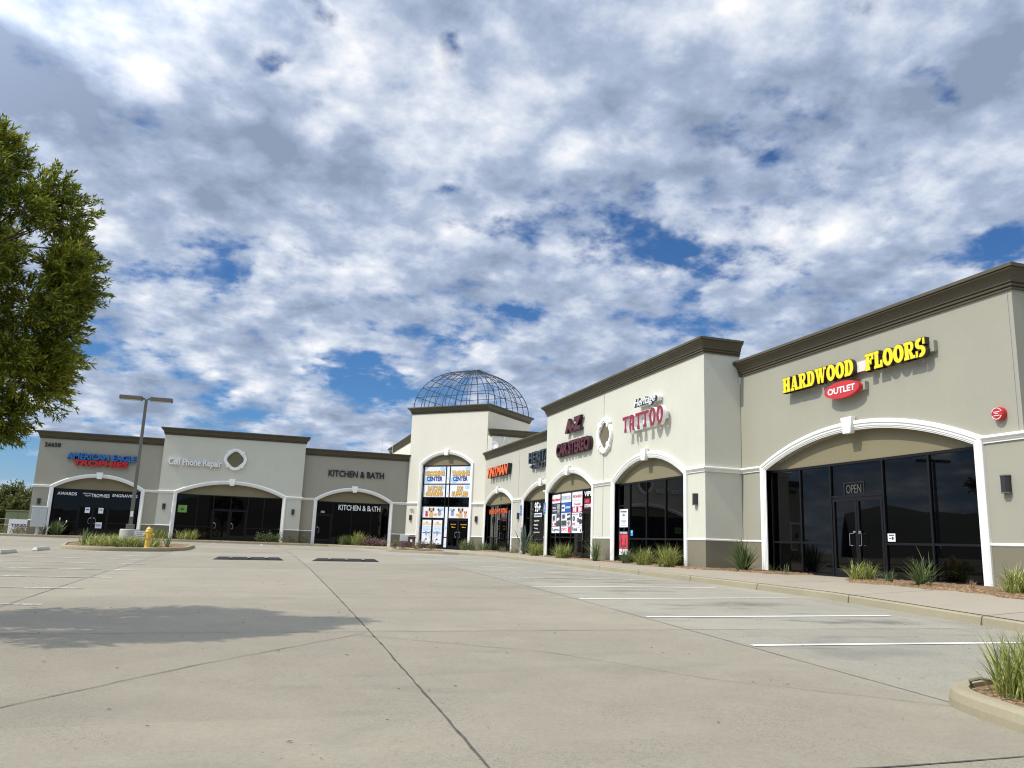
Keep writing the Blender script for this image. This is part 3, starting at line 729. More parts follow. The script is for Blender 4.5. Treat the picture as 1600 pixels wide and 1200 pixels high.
# lens / diamond ornaments
PANEL = stucco('stucco_panel', (.155, .135, .085))
def ornament(root, x, z):
    def ring(r, k4): return [((r*(1+k4*math.cos(4*t)))*math.sin(t), (r*(1+k4*math.cos(4*t)))*math.cos(t)) for t in [2*PI*i/48 for i in range(48)]]
    inn, mid_, out = ring(.53, .07), ring(.60, .06), ring(.745, .03)
    m = MB(); n = 48; vs = []
    for pts, d in ((inn,-.005),(inn,.09),(mid_,.09),(mid_,.115),(out,.125),(ring(.765,.03),.09),(ring(.765,.03),-.005)):
        vs += [(x+a, -d, z+b) for a, b in pts]
    m.add(vs, [(k*n+i, k*n+(i+1)%n, (k+1)*n+(i+1)%n, (k+1)*n+i) for k in range(6) for i in range(n)])
    o = m.build('ornament_ring', TRIM, root)
    p = MB(); p.prism_xz([(x+a, z+b) for a, b in reversed(ring(.535,.07))], -.016, -.002); p.build('ornament_panel', PANEL, o)
    for q in range(4):
        t = PI/4+q*PI/2; c, s = math.cos(t), math.sin(t); b = MB()
        pts = [(.50,-.07),(.80,-.09),(.80,.09),(.50,.07)]
        b.prism_xz([(x+c*u-s*v_, z+s*u+c*v_) for u, v_ in pts], -.15, -.01); b.build('ornament_key', TRIM, o, bevel=.01)
ornament(bT, 7.56, 5.27); ornament(bC, 4.83, 5.73)

# ---- corner tower with its wire dome
def g45(s, d=0.0):       # plan point on the tower: s along the front, d back into the tower
    return Vector((10.41+s*.70711+d*.70711, 60.84-s*.70711+d*.70711, 0))
TW = 6.78
bD = thing('tower_building', 'tall cream corner tower with a wire dome and dog-grooming posters in its arch', 'tower', (10.41,60.84,0), -PI/4)
T_ZS, T_ZA = 6.15, 6.93
facade(bD, TW, 10.08, 0, stucco('stucco_cream', (.70, .665, .55)), [(1.25, 5.50)], capd=TW, zs=T_ZS, za=T_ZA, cornice=False)
c = MB(); c.sweep_plan([(0,0),(TW,0),(TW,TW),(0,TW)], [(d, z+10.08) for d, z in CORN], closed=True); c.build('cornice', CORNICE, bD)
storefront(bD, 1.25, 5.50, 6.10, [3.30, 3.62], [(5.02-.3,1.3,5.45),(3.72,1.3,5.45),(3.08,1.3,5.45),(2.19,1.3,3.27),(2.19,3.65,5.45)], [(1.30, 3.26, 2), (3.66, 5.44, 2)], zs=T_ZS, za=T_ZA)
# dome: square in plan, ribs on every face, four square rings
dm = MB(); R0, H0, ZB = 3.33, 3.42, 10.54; NR = 7
def dome_pt(sx, sy, t): # t 0..pi/2
    k = R0*math.cos(t)**.92 if t < PI/2 else 0.0
    return Vector((TW/2+sx*k, TW/2+sy*k, ZB+H0*math.sin(t)))
TT = [PI/2*i/16 for i in range(16)]+[PI/2*.985]
ribs = []
for q in range(4):
    for i in range(NR):
        e = -1+2*i/NR
        sx, sy = [(e,-1),(1,e),(-e,1),(-1,-e)][q]; ribs.append((sx, sy, i == 0))
drib = MB()
for sx, sy, corner in ribs:
    if not corner: drib.pipe([dome_pt(sx, sy, t) for t in TT], .027, 5)
dome = drib.build('dome_rib', PIPE, bD, smooth=True)
for sx, sy, corner in ribs:
    if corner:
        r_ = MB(); r_.pipe([dome_pt(sx, sy, t) for t in TT], .034, 6); r_.build('dome_corner_rib', PIPE, bD, smooth=True)
for t in (.01, .27, .52, .76, .98, 1.19, 1.38):
    r_ = MB(); cs = [dome_pt(a, b, t) for a, b in ((-1,-1),(1,-1),(1,1),(-1,1))]
    for k in range(4): r_.tube(cs[k], cs[(k+1)%4], .026, n=5)
    r_.build('dome_ring', PIPE, bD, smooth=True)
r_ = MB(); r_.box(TW/2-.35, TW/2+.35, TW/2-.35, TW/2+.35, ZB+H0-.03, ZB+H0+.02); r_.build('dome_cap', PIPE, bD)
# lower shoulders behind the tower (the corner of the L)
bS = thing('shop_building', 'higher cream shoulder block behind the dome tower', 'shop', (0,0,0), 0)
sh = MB(); pts = [(10.84,61.28),(13.0,63.4),(17.4,58.3),(15.24,56.04),(15.51,55.79),(30,55.79),(30,74),(10.84,74)]
sh.prism_xy(pts, 5.2, 8.25); sh.build('wall', MATS['stucco_cream'], bS)
c = MB(); c.sweep_plan([(10.84,74),(10.84,61.0)], [(d, z+8.22) for d, z in CORN]); c.build('cornice', CORNICE, bS)
c = MB(); c.sweep_plan([(15.36,55.93),(15.50,55.79),(30,55.79)], [(d, z+8.22) for d, z in CORN]); c.build('cornice', CORNICE, bS)

# ------------------------------------------------------------------ fittings on the walls
def sconce(loc, rz, label):
    t = thing('wall_light', label, 'wall light', loc, rz, 'wall lights on the shop piers')
    m = MB(); m.prism_xy([(-.10,0),(-.10,-.07),(-.055,-.13),(.055,-.13),(.10,-.07),(.10,0)], .03, .36); m.build('housing', BRONZE, t, bevel=.004)
    for z in (0, .365):
        c_ = MB(); c_.prism_xy([(-.108,0),(-.108,-.075),(-.06,-.14),(.06,-.14),(.108,-.075),(.108,0)], z, z+.025); c_.build('cap_plate', POLE, t)
    b = MB(); b.box(-.05,.05,-.012,.0,.1,.28); b.build('back_plate', BRONZE, t)
def right_loc(x, y, z, d=0): return (x-d, y, z)
sconce((15.2,13.29,2.02), R90, 'dark wall light under the red fire bell at the right edge')
sconce((13.807,23.87,2.05), R90, 'dark wall light on the near white pier right of the red TATTOO shop window')
sconce((13.807,38.87,2.05), R90, 'dark wall light beside a blue sign at the far end of the tall white block')
sconce((15.2,47.75,2.05), R90, 'dark wall light between the two arches of the beige shop')
sconce((-14.40,61.03,2.0), 0, 'dark wall light above the mailbox cabinet')
sconce((-6.57,60.55,2.02), 0, 'dark wall light on the left pier of the Cell Phone Repair shop')
sconce((2.09,60.55,2.02), 0, 'dark wall light on the right pier of the Cell Phone Repair shop')
q = g45(.42); sconce((q.x,q.y,2.0), -PI/4, 'dark wall light on the tower left of its tall arch')
q = g45(6.15); sconce((q.x,q.y,2.0), -PI/4, 'dark wall light on the tower right of its tall arch')
q = g45(.42); fl_ = thing('flood_light', 'small white twin floodlight high beside the tower arch', 'floodlight', (q.x,q.y,2.9), -PI/4)
m = MB(); m.box(-.06,.06,-.03,0,-.06,.06); m.build('back_plate', WHITE, fl_)
for sx in (-.09,.09):
    m = MB(); m.lathe([(.03,0),(.06,.05),(.07,.14),(.0,.14)], (sx,-.05,0), 12, 'y'); m.build('lamp_head', WHITE, fl_, smooth=False)
fb = thing('fire_bell', 'round red fire alarm bell high on the wall above the far right lamp', 'fire bell', (15.2,13.30,3.74), R90)
m = MB(); m.lathe([(.150,0),(.155,.05),(.150,.10),(.135,.125),(0,.13)], n=28, axis='y'); m.build('bell_gong', BRIGHTRED, fb)
m = MB()
for k in range(18):
    if k % 9 in (0, 8): continue
    a0, a1 = 2*PI*k/18+.05, 2*PI*(k+1)/18-.05
    m.prism_xz([(.115*math.cos(a0),.115*math.sin(a0)),(.13*math.cos(a0),.13*math.sin(a0)),(.13*math.cos(a1),.13*math.sin(a1)),(.115*math.cos(a1),.115*math.sin(a1))], -.137, -.12)
for x0, x1, z0 in ((-.075,.075,.03),(-.04,.04,-.002),(-.07,.07,-.05)): m.box(x0, x1, -.137, -.12, z0, z0+.014)
m.build('lettering', WHITE, fb)
q = on_y(779.5, 694, 55.6); ds = thing('satellite_dish', 'small white satellite dish on the grey wall right of the tower', 'satellite dish', (q.x,55.79,q.z), 0)
m = MB(); m.lathe([(0,.02),(.16,.03),(.30,.08),(.31,.08),(.16,.015),(0,0)], (0,-.35,0), 20, 'y'); o = m.build('dish', WHITE, ds, smooth=True); o.rotation_euler = (.3, 0, -.9)
m = MB(); m.pipe([(0,0,-.25),(0,-.25,-.2),(0,-.33,0)], .025); m.pipe([(.1,-.4,-.2),(.28,-.75,.25)], .015); m.box(.24,.34,-.8,-.7,.2,.5); m.build('arm', LTGREY, ds)

# ------------------------------------------------------------------ shop signs
def sign(label, loc, rz): return thing('shop_sign', label, 'sign', loc, rz)
# slab-serif channel letters built from strokes, unit height
def g_rects(ch):
    S = .17
    def serif(x0, x1, top): return [(x0,x1,1-S,1)] if top else [(x0,x1,0,S)]
    if ch == 'H': return .96, [(.07,.40,0,1),(.56,.89,0,1),(.3,.66,.40,.60)]+serif(0,.45,1)+serif(0,.45,0)+serif(.51,.96,1)+serif(.51,.96,0), []
    if ch == 'F': return .84, [(.07,.42,0,1),(.09,.80,.81,1),(.3,.6,.42,.60),(.64,.84,.60,1),(.50,.64,.33,.70)]+serif(0,.48,0)+serif(0,.4,1), []
    if ch == 'L': return .82, [(.07,.42,0,1),(.09,.78,0,.18),(.60,.82,0,.42)]+serif(0,.48,1)+serif(0,.4,0), []
    if ch == 'A': return 1.0, serif(0,.40,0)+serif(.54,1.0,0)+[(.3,.7,.24,.36)], [[(.07,.0),(.22,.0),(.54,1),(.34,1)],[(.56,.0),(.90,.0),(.66,1),(.34,1)]]
    if ch == 'W': return 1.3, serif(0,.42,1)+serif(.46,.84,1)+serif(.96,1.3,1), [[(.06,1),(.36,1),(.52,0),(.32,0)],[(.40,0),(.54,0),(.72,1),(.52,1)],[(.50,1),(.80,1),(.96,0),(.76,0)],[(.84,0),(.98,0),(1.18,1),(1.05,1)]]
    if ch == 'R': return .96, [(.07,.40,0,1),(.3,.58,.84,1),(.3,.58,.40,.57)]+serif(0,.45,0)+serif(0,.35,1)+serif(.56,.98,0), [('ring',.54,.705,.34,.30,.07,.135,-90,90),[(.40,.5),(.62,.5),(.92,.0),(.62,.0)]]
    if ch == 'D': return .92, [(.07,.40,0,1),(.3,.48,.83,1),(.3,.48,0,.17)]+serif(0,.35,1)+serif(0,.35,0), [('ring',.44,.5,.49,.51,.14,.33,-90,90)]
    if ch == 'O': return .94, [], [('ring',.47,.5,.49,.52,.14,.31,0,360)]
    if ch == 'S': return .86, [(.64,.82,.66,1.0),(.02,.20,0,.34)], [('ring',.42,.72,.42,.31,.10,.11,70,272),('ring',.44,.29,.43,.32,.10,.11,-112,92)]
def slab_word(word, x0, x1, z0, z1, yf, yb, mb_f, mb_s, gap=.05):
    "faces into mb_f (thin plates), boxes into mb_s"
    tot = sum(g_rects(c)[0] for c in word)+gap*(len(word)-1); kx = (x1-x0)/tot; kz = z1-z0; x = x0; lay = 0
    def emit(poly, lay):
        pts = [(x+px*kx, z0+pz*kz) for px, pz in poly]
        area = sum(pts[i][0]*pts[(i+1)%len(pts)][1]-pts[(i+1)%len(pts)][0]*pts[i][1] for i in range(len(pts)))
        if area < 0: pts = pts[::-1]
        y = yf-.0012*lay
        mb_f.prism_xz(pts, y-.008, y+.004)
        cx, cz = sum(p[0] for p in pts)/len(pts), sum(p[1] for p in pts)/len(pts)
        big_ = []
        for px, pz in pts:
            dx, dz = px-cx, pz-cz; big_.append((px+.014*(1 if dx > 0 else -1), pz+.014*(1 if dz > 0 else -1)))
        mb_s.prism_xz(big_ if len(pts) == 4 else pts, y, yb-.0012*lay)
    for ch in word:
        wd, rects, polys = g_rects(ch)
        lay = 0
        for r in rects: emit([(r[0],r[2]),(r[1],r[2]),(r[1],r[3]),(r[0],r[3])], lay); lay += 1
        for p in polys:
            if p[0] == 'ring':
                _, cx, cz, rx, rz_, ix, iz, a0, a1 = p; n = 26 if a1-a0 > 200 else 14
                for mbx, pf, pb, ex in ((mb_f, yf-.008-.0012*lay, yf+.004, 0.0), (mb_s, yf-.0012*lay, yb-.0012*lay, .012)):
                    vs = []
                    for i in range(n+1):
                        t = math.radians(a0+(a1-a0)*i/n); c_, s_ = math.cos(t), math.sin(t)
                        for rr, sg, yy in (((rx,rz_),1,pf),((ix,iz),-1,pf),((ix,iz),-1,pb),((rx,rz_),1,pb)):
                            vs.append((x+(cx+rr[0]*c_)*kx+ex*sg*c_, yy, z0+(cz+rr[1]*s_)*kz+ex*sg*s_))
                    mbx.add(vs, [(i*4+k, i*4+(k+1)%4, (i+1)*4+(k+1)%4, (i+1)*4+k) for i in range(n) for k in range(4)]+([] if a1-a0 >= 360 else [(0,1,2,3),(n*4+3,n*4+2,n*4+1,n*4)]))
                lay += 1
            else: emit(p, lay); lay += 1
        x += (wd+gap)*kx
# HARDWOOD FLOORS / OUTLET : local x = 23.30 - Y
RACEWAY = walk_material('raceway_beige', (.335,.325,.26), .05)
sH = sign('yellow HARDWOOD FLOORS channel-letter sign with a red OUTLET oval', (15.2,23.30,0), R90)
FYF, FYB = -.25, -.12
for word, xa, xb in (('HARDWOOD', 2.70, 5.80), ('FLOORS', 6.26, 8.30)):
    f_, s_ = MB(), MB(); slab_word(word, xa, xb, 5.405, 5.855, FYF, FYB, f_, s_)
    lt = s_.build('letters', DKRET, sH); f_.build('letter_faces', YELLOW, lt)
m = MB(); m.box(2.75, 8.42, -.12, -.012, 5.50, 5.78); m.build('raceway', RACEWAY, sH, bevel=.01)
m = MB(); m.box(5.80, 6.28, -.135, -.121, 5.47, 5.75); m.build('cover_plate', mat('plate_pink', (.72,.66,.60), .5), sH)
ov = MB(); nn_ = 44; pts = [(5.29+.70*math.cos(2*PI*i/nn_), 5.075+.235*math.sin(2*PI*i/nn_)) for i in range(nn_)]
ov.prism_xz(pts, -.26, -.13); o = ov.build('oval_panel', RED, sH)
t_ = MB(); text_mb(t_, 'OUTLET', 4.74, 5.84, 4.985, 5.165, -.268, -.25, .028); t_.build('lettering', WHITE, o)
m = MB(); m.box(5.0, 6.06, -.13, -.012, 4.97, 5.19); m.build('sign_mount', RACEWAY, sH)
# TATTOO block signs: local x = 39.0 - Y
def to_poly(mb, pts, yf, yb, lay=0):
    area = sum(pts[i][0]*pts[(i+1)%len(pts)][1]-pts[(i+1)%len(pts)][0]*pts[i][1] for i in range(len(pts)))
    if area < 0: pts = pts[::-1]
    mb.prism_xz(pts, yf-.0015*lay, yb-.001*lay)
sT = sign('red gothic TATTOO letters below a small white script word', (13.807,39.0,0), R90)
fr_, bk_ = MB(), MB()
x0, x1, z0, z1 = 9.98, 13.42, 5.08, 5.68; cw = (x1-x0)/6.35
def T_(x, mb, yf, yb, g_=0.0):
    to_poly(mb, [(x+.02,z1-.12-g_),(x-g_,z1+.01+g_),(x+cw+g_,z1+.01+g_),(x+cw-.02,z1-.12-g_),(x+cw*.5,z1-.075-g_)], yf, yb, 0)
    to_poly(mb, [(x+cw*.36-g_,z1-.05),(x+cw*.66+g_,z1-.05),(x+cw*.60+g_,z0+.2),(x+cw*.72+g_,z0-.02-g_),(x+cw*.30-g_,z0-.02-g_),(x+cw*.40-g_,z0+.2)], yf, yb, 1)
def A_(x, mb, yf, yb, g_=0.0):
    to_poly(mb, [(x+cw*.02-g_,z1-.02),(x+cw*.42+g_,z1+.02+g_),(x+cw*.42+g_,z1-.16),(x+cw*.30+g_,z0+.22),(x+cw*.38+g_,z0-.13-g_),(x+cw*.10-g_,z0+.10),(x+cw*.16-g_,z0+.34),(x+cw*.20-g_,z1-.2)], yf, yb, 0)
    to_poly(mb, [(x+cw*.56-g_,z1+.02+g_),(x+cw*.90+g_,z1-.06),(x+cw*.86+g_,z0+.1),(x+cw*1.0+g_,z0-.02-g_),(x+cw*.60-g_,z0+.0-g_),(x+cw*.62-g_,z0+.2)], yf, yb, 1)
    to_poly(mb, [(x+cw*.2,z1-.12-g_),(x+cw*.7,z1-.12-g_),(x+cw*.7,z1+.0),(x+cw*.2,z1+.0)], yf, yb, 2)
    to_poly(mb, [(x+cw*.2,z0+.22-g_),(x+cw*.7,z0+.22-g_),(x+cw*.7,z0+.29+g_),(x+cw*.2,z0+.29+g_)], yf, yb, 3)
def O_(x, mb, yf, yb, g_=0.0):
    n = 24; vs = []
    for i in range(n):
        t = 2*PI*i/n; sx, sz = math.sin(t), math.cos(t); e = abs(sx)**.85*(1 if sx >= 0 else -1); dn = 1.22 if sz < 0 else 1.0
        for rx, rz_, yy in ((cw*.47+g_,.31+g_,yf),(cw*.20-g_*.6,.20-g_,yf),(cw*.20-g_*.6,.20-g_,yb),(cw*.47+g_,.31+g_,yb)):
            k = 1-.30*max(0, -sz)**1.0
            vs.append((x+cw*.5+rx*sx*k, yy, (z0+z1)/2+.03+rz_*sz*dn))
    mb.add(vs, [(i*4+k, i*4+(k+1)%4, ((i+1)%n)*4+(k+1)%4, ((i+1)%n)*4+k) for i in range(n) for k in range(4)])
xx = x0
for ch in 'TATTOO':
    fn = {'T': T_, 'A': A_, 'O': O_}[ch]
    fn(xx, fr_, -.345, -.326); fn(xx, bk_, -.325, -.20, .018); xx += cw*1.07
o = bk_.build('letters', WHITE, sT); fr_.build('letter_faces', CRIMSON, o)
m = MB(); m.box(10.1, 13.25, -.198, -.012, 5.24, 5.52); m.build('raceway', WHITE, sT, bevel=.02)
t_ = MB(); text_mb(t_, 'Heritage', 10.90, 12.72, 5.86, 6.28, -.275, -.20, .022, .3); o = t_.build('script_backing', mat('script_shadow', (.05,.06,.09), .5), sT)
t_ = MB(); text_mb(t_, 'Heritage', 10.92, 12.70, 5.88, 6.26, -.30, -.276, .006, .3); t_.build('script_lettering', WHITE, o)
m = MB(); m.prism_xz([(10.95,5.98),(12.7,6.0),(12.8,6.12),(12.7,6.2),(11.0,6.18)], -.198, -.012); m.build('script_panel', WHITE, sT, bevel=.02)
sZ = sign('maroon A-Z CAR STEREO letters on black backing over the poster-covered window', (13.807,39.0,0), R90)
for body, xa, xb, za_, zb_, bo in (('A-Z', 3.15, 5.13, 5.88, 6.50, .05), ('CAR STEREO', 1.98, 6.15, 4.83, 5.43, .02)):
    t_ = MB(); text_mb(t_, body, xa-.03, xb+.03, za_-.03, zb_+.03, -.20, -.06, bo+.045); o = t_.build('letters', MAROON_BLACK, sZ)
    t_ = MB(); text_mb(t_, body, xa, xb, za_, zb_, -.212, -.201, bo); t_.build('letter_faces', MAROON, o)
m = MB(); n = 10; pa = [(5.90+.33*math.cos(-PI/2+PI*i/n), 5.13+.33*math.sin(-PI/2+PI*i/n)) for i in range(n+1)]+[(2.05+.33*math.cos(PI/2+PI*i/n), 5.13+.33*math.sin(PI/2+PI*i/n)) for i in range(n+1)]
m.prism_xz(pa, -.10, -.012); m.build('cloud_panel', MAROON_BLACK, sZ)
# beige shop signs: local x = 56.1 - Y
sI = sign('orange TINTMAN sign in slanting letters with black sides', (15.2,56.1,0), R90)
t_ = MB(); text_mb(t_, 'TINTMAN', 1.55, 6.60, 4.99, 5.68, -.30, -.03, .045, .28, .93, 1, (0, 1)); t_.build('letters', [ORANGE, BLACK], sI)
sR = sign('black HERITAGE letters partly hidden by the tall white block', (15.2,56.1,0), R90)
t_ = MB(); text_mb(t_, 'HERITAGE', 10.60, 15.55, 5.28, 5.93, -.24, -.03, .02); t_.build('letters', mat('sign_charcoal', (.03,.045,.06), .5), sR)
t_ = MB(); text_mb(t_, 'AUTO', 11.4, 14.8, 4.92, 5.22, -.2, -.03, .03); m = t_; m.prism_xz([(10.7,5.07),(11.2,4.95),(11.2,5.19)], -.2, -.03); t_.build('letters', MATS['sign_charcoal'], sR)
# left row signs
sA = sign('blue AMERICAN EAGLE over red TROPHIES sign on the end shop', (-14.87,61.03,0), 0)
t_ = MB(); text_mb(t_, 'AMERICAN EAGLE', 1.80, 6.15, 5.13, 5.56, -.22, -.02, .038, 0, 1.0, 1, (0, 1)); t_.build('letters', [BLUE, mat('sign_blue_side', (.008,.04,.16), .5)], sA)
t_ = MB(); text_mb(t_, 'TROPHIES', 2.22, 5.66, 4.69, 5.23-.12, -.22, -.02, .05, 0, 1.0, 1, (0, 1)); t_.build('letters', [BRIGHTRED, mat('sign_red_side', (.2,.01,.01), .5)], sA)
sN = sign('black street number 26658 high on the corner of the end shop', (-14.87,61.03,0), 0)
t_ = MB(); text_mb(t_, '26658', .32, 1.30, 5.88, 6.17, -.05, -.005, .018); t_.build('numerals', BLACK, sN)
sC = sign('white Cell Phone Repair letters on the pale facade', (-7.03,60.55,0), 0)
t_ = MB(); text_mb(t_, 'Cell Phone Repair', .42, 3.95, 4.97, 5.60, -.16, -.03, .03); t_.build('letters', WHITE, sC)
sK = sign('black KITCHEN & BATH letters on the taupe facade', (2.622,61.03,0), 0)
t_ = MB(); text_mb(t_, 'KITCHEN & BATH', 1.80, 5.93, 4.98, 5.46, -.07, -.012, .022); t_.build('letters', BLACK, sK)

# ------------------------------------------------------------------ lettering and posters on the glass
def lettering(label, loc, rz, items, name='window_lettering', cat='lettering'):
    t = thing(name, label, cat, loc, rz)
    for body, xa, xb, za_, zb_, bo, m_, shr in items:
        q_ = MB(); text_mb(q_, body, xa, xb, za_, zb_, GY_-.004, GY_+.001, bo, shr); q_.build('lettering', m_, t)
    return t
GY_ = RD-.012
A0, C0, K0 = (-14.87,61.03,0), (-7.03,60.55,0), (2.622,61.03,0)
I0, T0, H0_ = (15.2,56.1,0), (13.807,39.0,0), (15.2,23.30,0)
lettering('white AWARDS lettering on the left pane of the trophy shop', A0, 0, [('AWARDS', 1.47, 2.66, 2.69, 2.90, .015, WHITE, 0)])
lettering('white TROPHIES lettering over the doors of the trophy shop', A0, 0, [('TROPHIES', 3.55, 4.70, 2.63, 2.86, .015, WHITE, 0), ('American', 3.02, 3.6, 2.82, 2.93, 0, WHITE, .3), ('Eagle', 3.15, 3.52, 2.66, 2.78, 0, WHITE, .3)])
lettering('white ENGRAVING lettering on the right pane of the trophy shop', A0, 0, [('ENGRAVING', 4.88, 6.45, 2.71, 2.91, .015, WHITE, 0)])
lettering('white KITCHEN & BATH lettering on the window glass', K0, 0, [('KITCHEN & BATH', 2.75, 5.86, 2.53, 2.93, .018, WHITE, 0)])
lettering('orange WINDOW TINTING lettering across the top of the glass', I0, R90, [('WINDOW TINTING', .75, 5.3, 2.50, 2.86, .02, ORANGE, 0)])
lettering('white 95+ price and service list on the glass beside the tall white block', I0, R90,
          [('95+', 10.80, 11.90, 2.42, 3.0, .03, WHITE, 0), ('Upgrades', 10.76, 11.66, 1.86, 1.98, .01, WHITE, 0), ('Brakes', 10.76, 11.5, 1.64, 1.75, .01, WHITE, 0), ('Tuning', 10.76, 11.45, 1.42, 1.53, .01, WHITE, 0), ('Suspension', 10.76, 11.8, 1.20, 1.31, .01, WHITE, 0)])
lettering('small orange TINT lettering low on the glass of the beige shop', I0, R90, [('TINT', 4.1, 5.0, 2.0, 2.14, .02, PRED, 0)])
def poster(label, loc, rz, x0, x1, z0, z1, paper, prints=(), texts=(), dots=(), group=None, inset=None):
    "a sheet on the glass with printed shapes (x0,x1,z0,z1 in 0..1 of the sheet) and words"
    t = thing('window_poster', label, 'poster', loc, rz, group); gy = GY_ if inset is None else inset
    m = MB(); m.box(x0, x1, gy-.003, gy+.002, z0, z1); s_ = m.build('sheet', paper, t)
    W_, H_ = x1-x0, z1-z0
    for k, (a, b, c_, d, mm) in enumerate(prints):
        q_ = MB(); q_.box(x0+a*W_, x0+b*W_, gy-.0055-.0006*k, gy-.0031, z0+c_*H_, z0+d*H_); q_.build('printed_block', mm, t)
    for k, (pts, mm) in enumerate(dots):
        q_ = MB(); to_poly(q_, [(x0+a*W_, z0+b*H_) for a, b in pts], gy-.0095-.0006*k, gy-.0032); q_.build('printed_shape', mm, t)
    for body, a, b, c_, d, bo, mm in texts:
        q_ = MB(); text_mb(q_, body, x0+a*W_, x0+b*W_, z0+c_*H_, z0+d*H_, gy-.016, gy-.0105, bo); q_.build('lettering', mm, t)
    return t
def ell(cx, cz, rx, rz_, n=14): return [(cx+rx*math.cos(2*PI*i/n), cz+rz_*math.sin(2*PI*i/n)) for i in range(n)]
TD = (10.41,60.84,0)
def outlined(txts): # gold words with dark outline: outline first
    r = []
    for body, a, b, c_, d in txts: r += [(body, a-.008, b+.008, c_-.02, d+.02, .075, PDARK)]
    return r
def gold_words(t, x0, x1, z0, z1, words):
    W_, H_ = x1-x0, z1-z0
    for body, a, b, c_, d in words:
        q_ = MB(); text_mb(q_, body, x0+a*W_, x0+b*W_, z0+c_*H_, z0+d*H_, GY_-.022, GY_-.017, .035); q_.build('lettering', PGOLD, t)
for label, xa, xb, w1, w2 in (('white GROOMING CENTER poster at the top left of the tower arch', 1.34, 3.24, 'GROOMING', 'CENTER'), ('white TRAINING CENTER poster at the top right of the tower arch', 3.68, 5.42, 'TRAINING', 'CENTER')):
    ws = [(w1, .06, .94, .46, .74)]
    t = poster(label, TD, -PI/4, xa, xb, 4.76, 6.03, PLIGHT, dots=[(ell(.18,.22,.17,.2), PSKY), (ell(.86,.88,.14,.12), PSKY)], texts=outlined(ws)+[(w2, .12, .86, .14, .42, .04, PNAVY)])
    gold_words(t, xa, xb, 4.76, 6.03, ws)
for label, xa, xb, w1, w2 in (('white DAYCARE + BOARDING poster second from the top in the tower arch', 1.34, 3.24, 'DAYCARE', '+BOARDING'), ('white DOG SUPPLIES poster second from the top in the tower arch', 3.68, 5.42, 'DOG', 'SUPPLIES')):
    ws = [(w1, .2 if w1 != 'DOG' else .36, .86 if w1 != 'DOG' else .64, .50, .90), (w2, .10, .90, .08, .44)]
    t = poster(label, TD, -PI/4, xa, xb, 3.76, 4.68, PLIGHT, dots=[(ell(.86,.8,.12,.16), PSKY)], texts=outlined(ws)); gold_words(t, xa, xb, 3.76, 4.68, ws)
def dog(cx, cz, k, body, ear):
    return [(ell(cx,cz-.10*k,.075*k,.2*k), body), (ell(cx,cz+.16*k,.065*k,.15*k), body), (ell(cx-.06*k,cz+.22*k,.03*k,.11*k), ear), (ell(cx+.06*k,cz+.22*k,.03*k,.11*k), ear), (ell(cx,cz+.09*k,.028*k,.05*k), PDARK)]
poster('white strip poster of cartoon dogs above the left tower doors', TD, -PI/4, 1.34, 3.24, 2.23, 3.04, PLIGHT, dots=dog(.42,.42,1.5,PTAN,PDARK)+dog(.80,.5,1.1,PGREY,PDARK)+dog(.2,.35,.9,PRED,PTAN)+[(ell(.62,.3,.07,.12), PTAN), (ell(.90,.8,.09,.12), PSKY)])
poster('white strip poster of cartoon dogs above the right tower doors', TD, -PI/4, 3.68, 5.42, 2.23, 3.04, PLIGHT, dots=dog(.58,.42,1.5,PTAN,PDARK)+dog(.18,.5,1.1,PGREY,PDARK)+dog(.82,.35,.9,PTAN,PRED)+[(ell(.42,.3,.07,.12), PTAN), (ell(.10,.8,.09,.12), PSKY)])
for label, xa, xb in (('pale blue notice poster on the left leaf of the tower doors', 1.40, 2.20), ('pale blue notice poster on the right leaf of the tower doors', 2.36, 3.16)):
    poster(label, TD, -PI/4, xa, xb, .30, 2.06, PLIGHT, prints=[(.06,.94,.80,.85,PGOLD),(.1,.9,.70,.735,PSKY),(.14,.86,.64,.672,PSKY),(.1,.9,.58,.612,PSKY),(.2,.8,.52,.55,PSKY),(.1,.9,.45,.485,PBLUE),(.2,.8,.03,.05,PDARK)],
           dots=dog(.5,.26,.9,PLIGHT,PDARK)+[(ell(.5,.20,.1,.035), PDARK), (ell(.38,.15,.08,.05), PTAN), (ell(.5,.9,.16,.035), PTAN)], inset=GY_-.03)
for label, za_, zb_ in (('narrow pale strip between the top posters of the tower', 4.76, 6.03), ('narrow pale strip between the second row of tower posters', 3.76, 4.68), ('long narrow pale strip between the two pairs of tower doors', .85, 3.04), ('short narrow pale strip at the foot between the tower doors', .1, .78)):
    poster(label, TD, -PI/4, 3.345, 3.575, za_, zb_, PLIGHT, dots=[(ell(.5,.3,.3,.04), PSKY)])
lettering('small gold lettering with arrows on the right tower doors', TD, -PI/4, [('NEW DOG', 3.9, 4.35, 1.74, 1.81, .02, PGOLD, 0), ('<---', 3.95, 4.3, 1.54, 1.63, .06, PGOLD, 0), ('ENTRANCE', 4.75, 5.25, 1.74, 1.81, .02, PGOLD, 0), ('<---', 4.85, 5.2, 1.54, 1.63, .06, PGOLD, 0)])
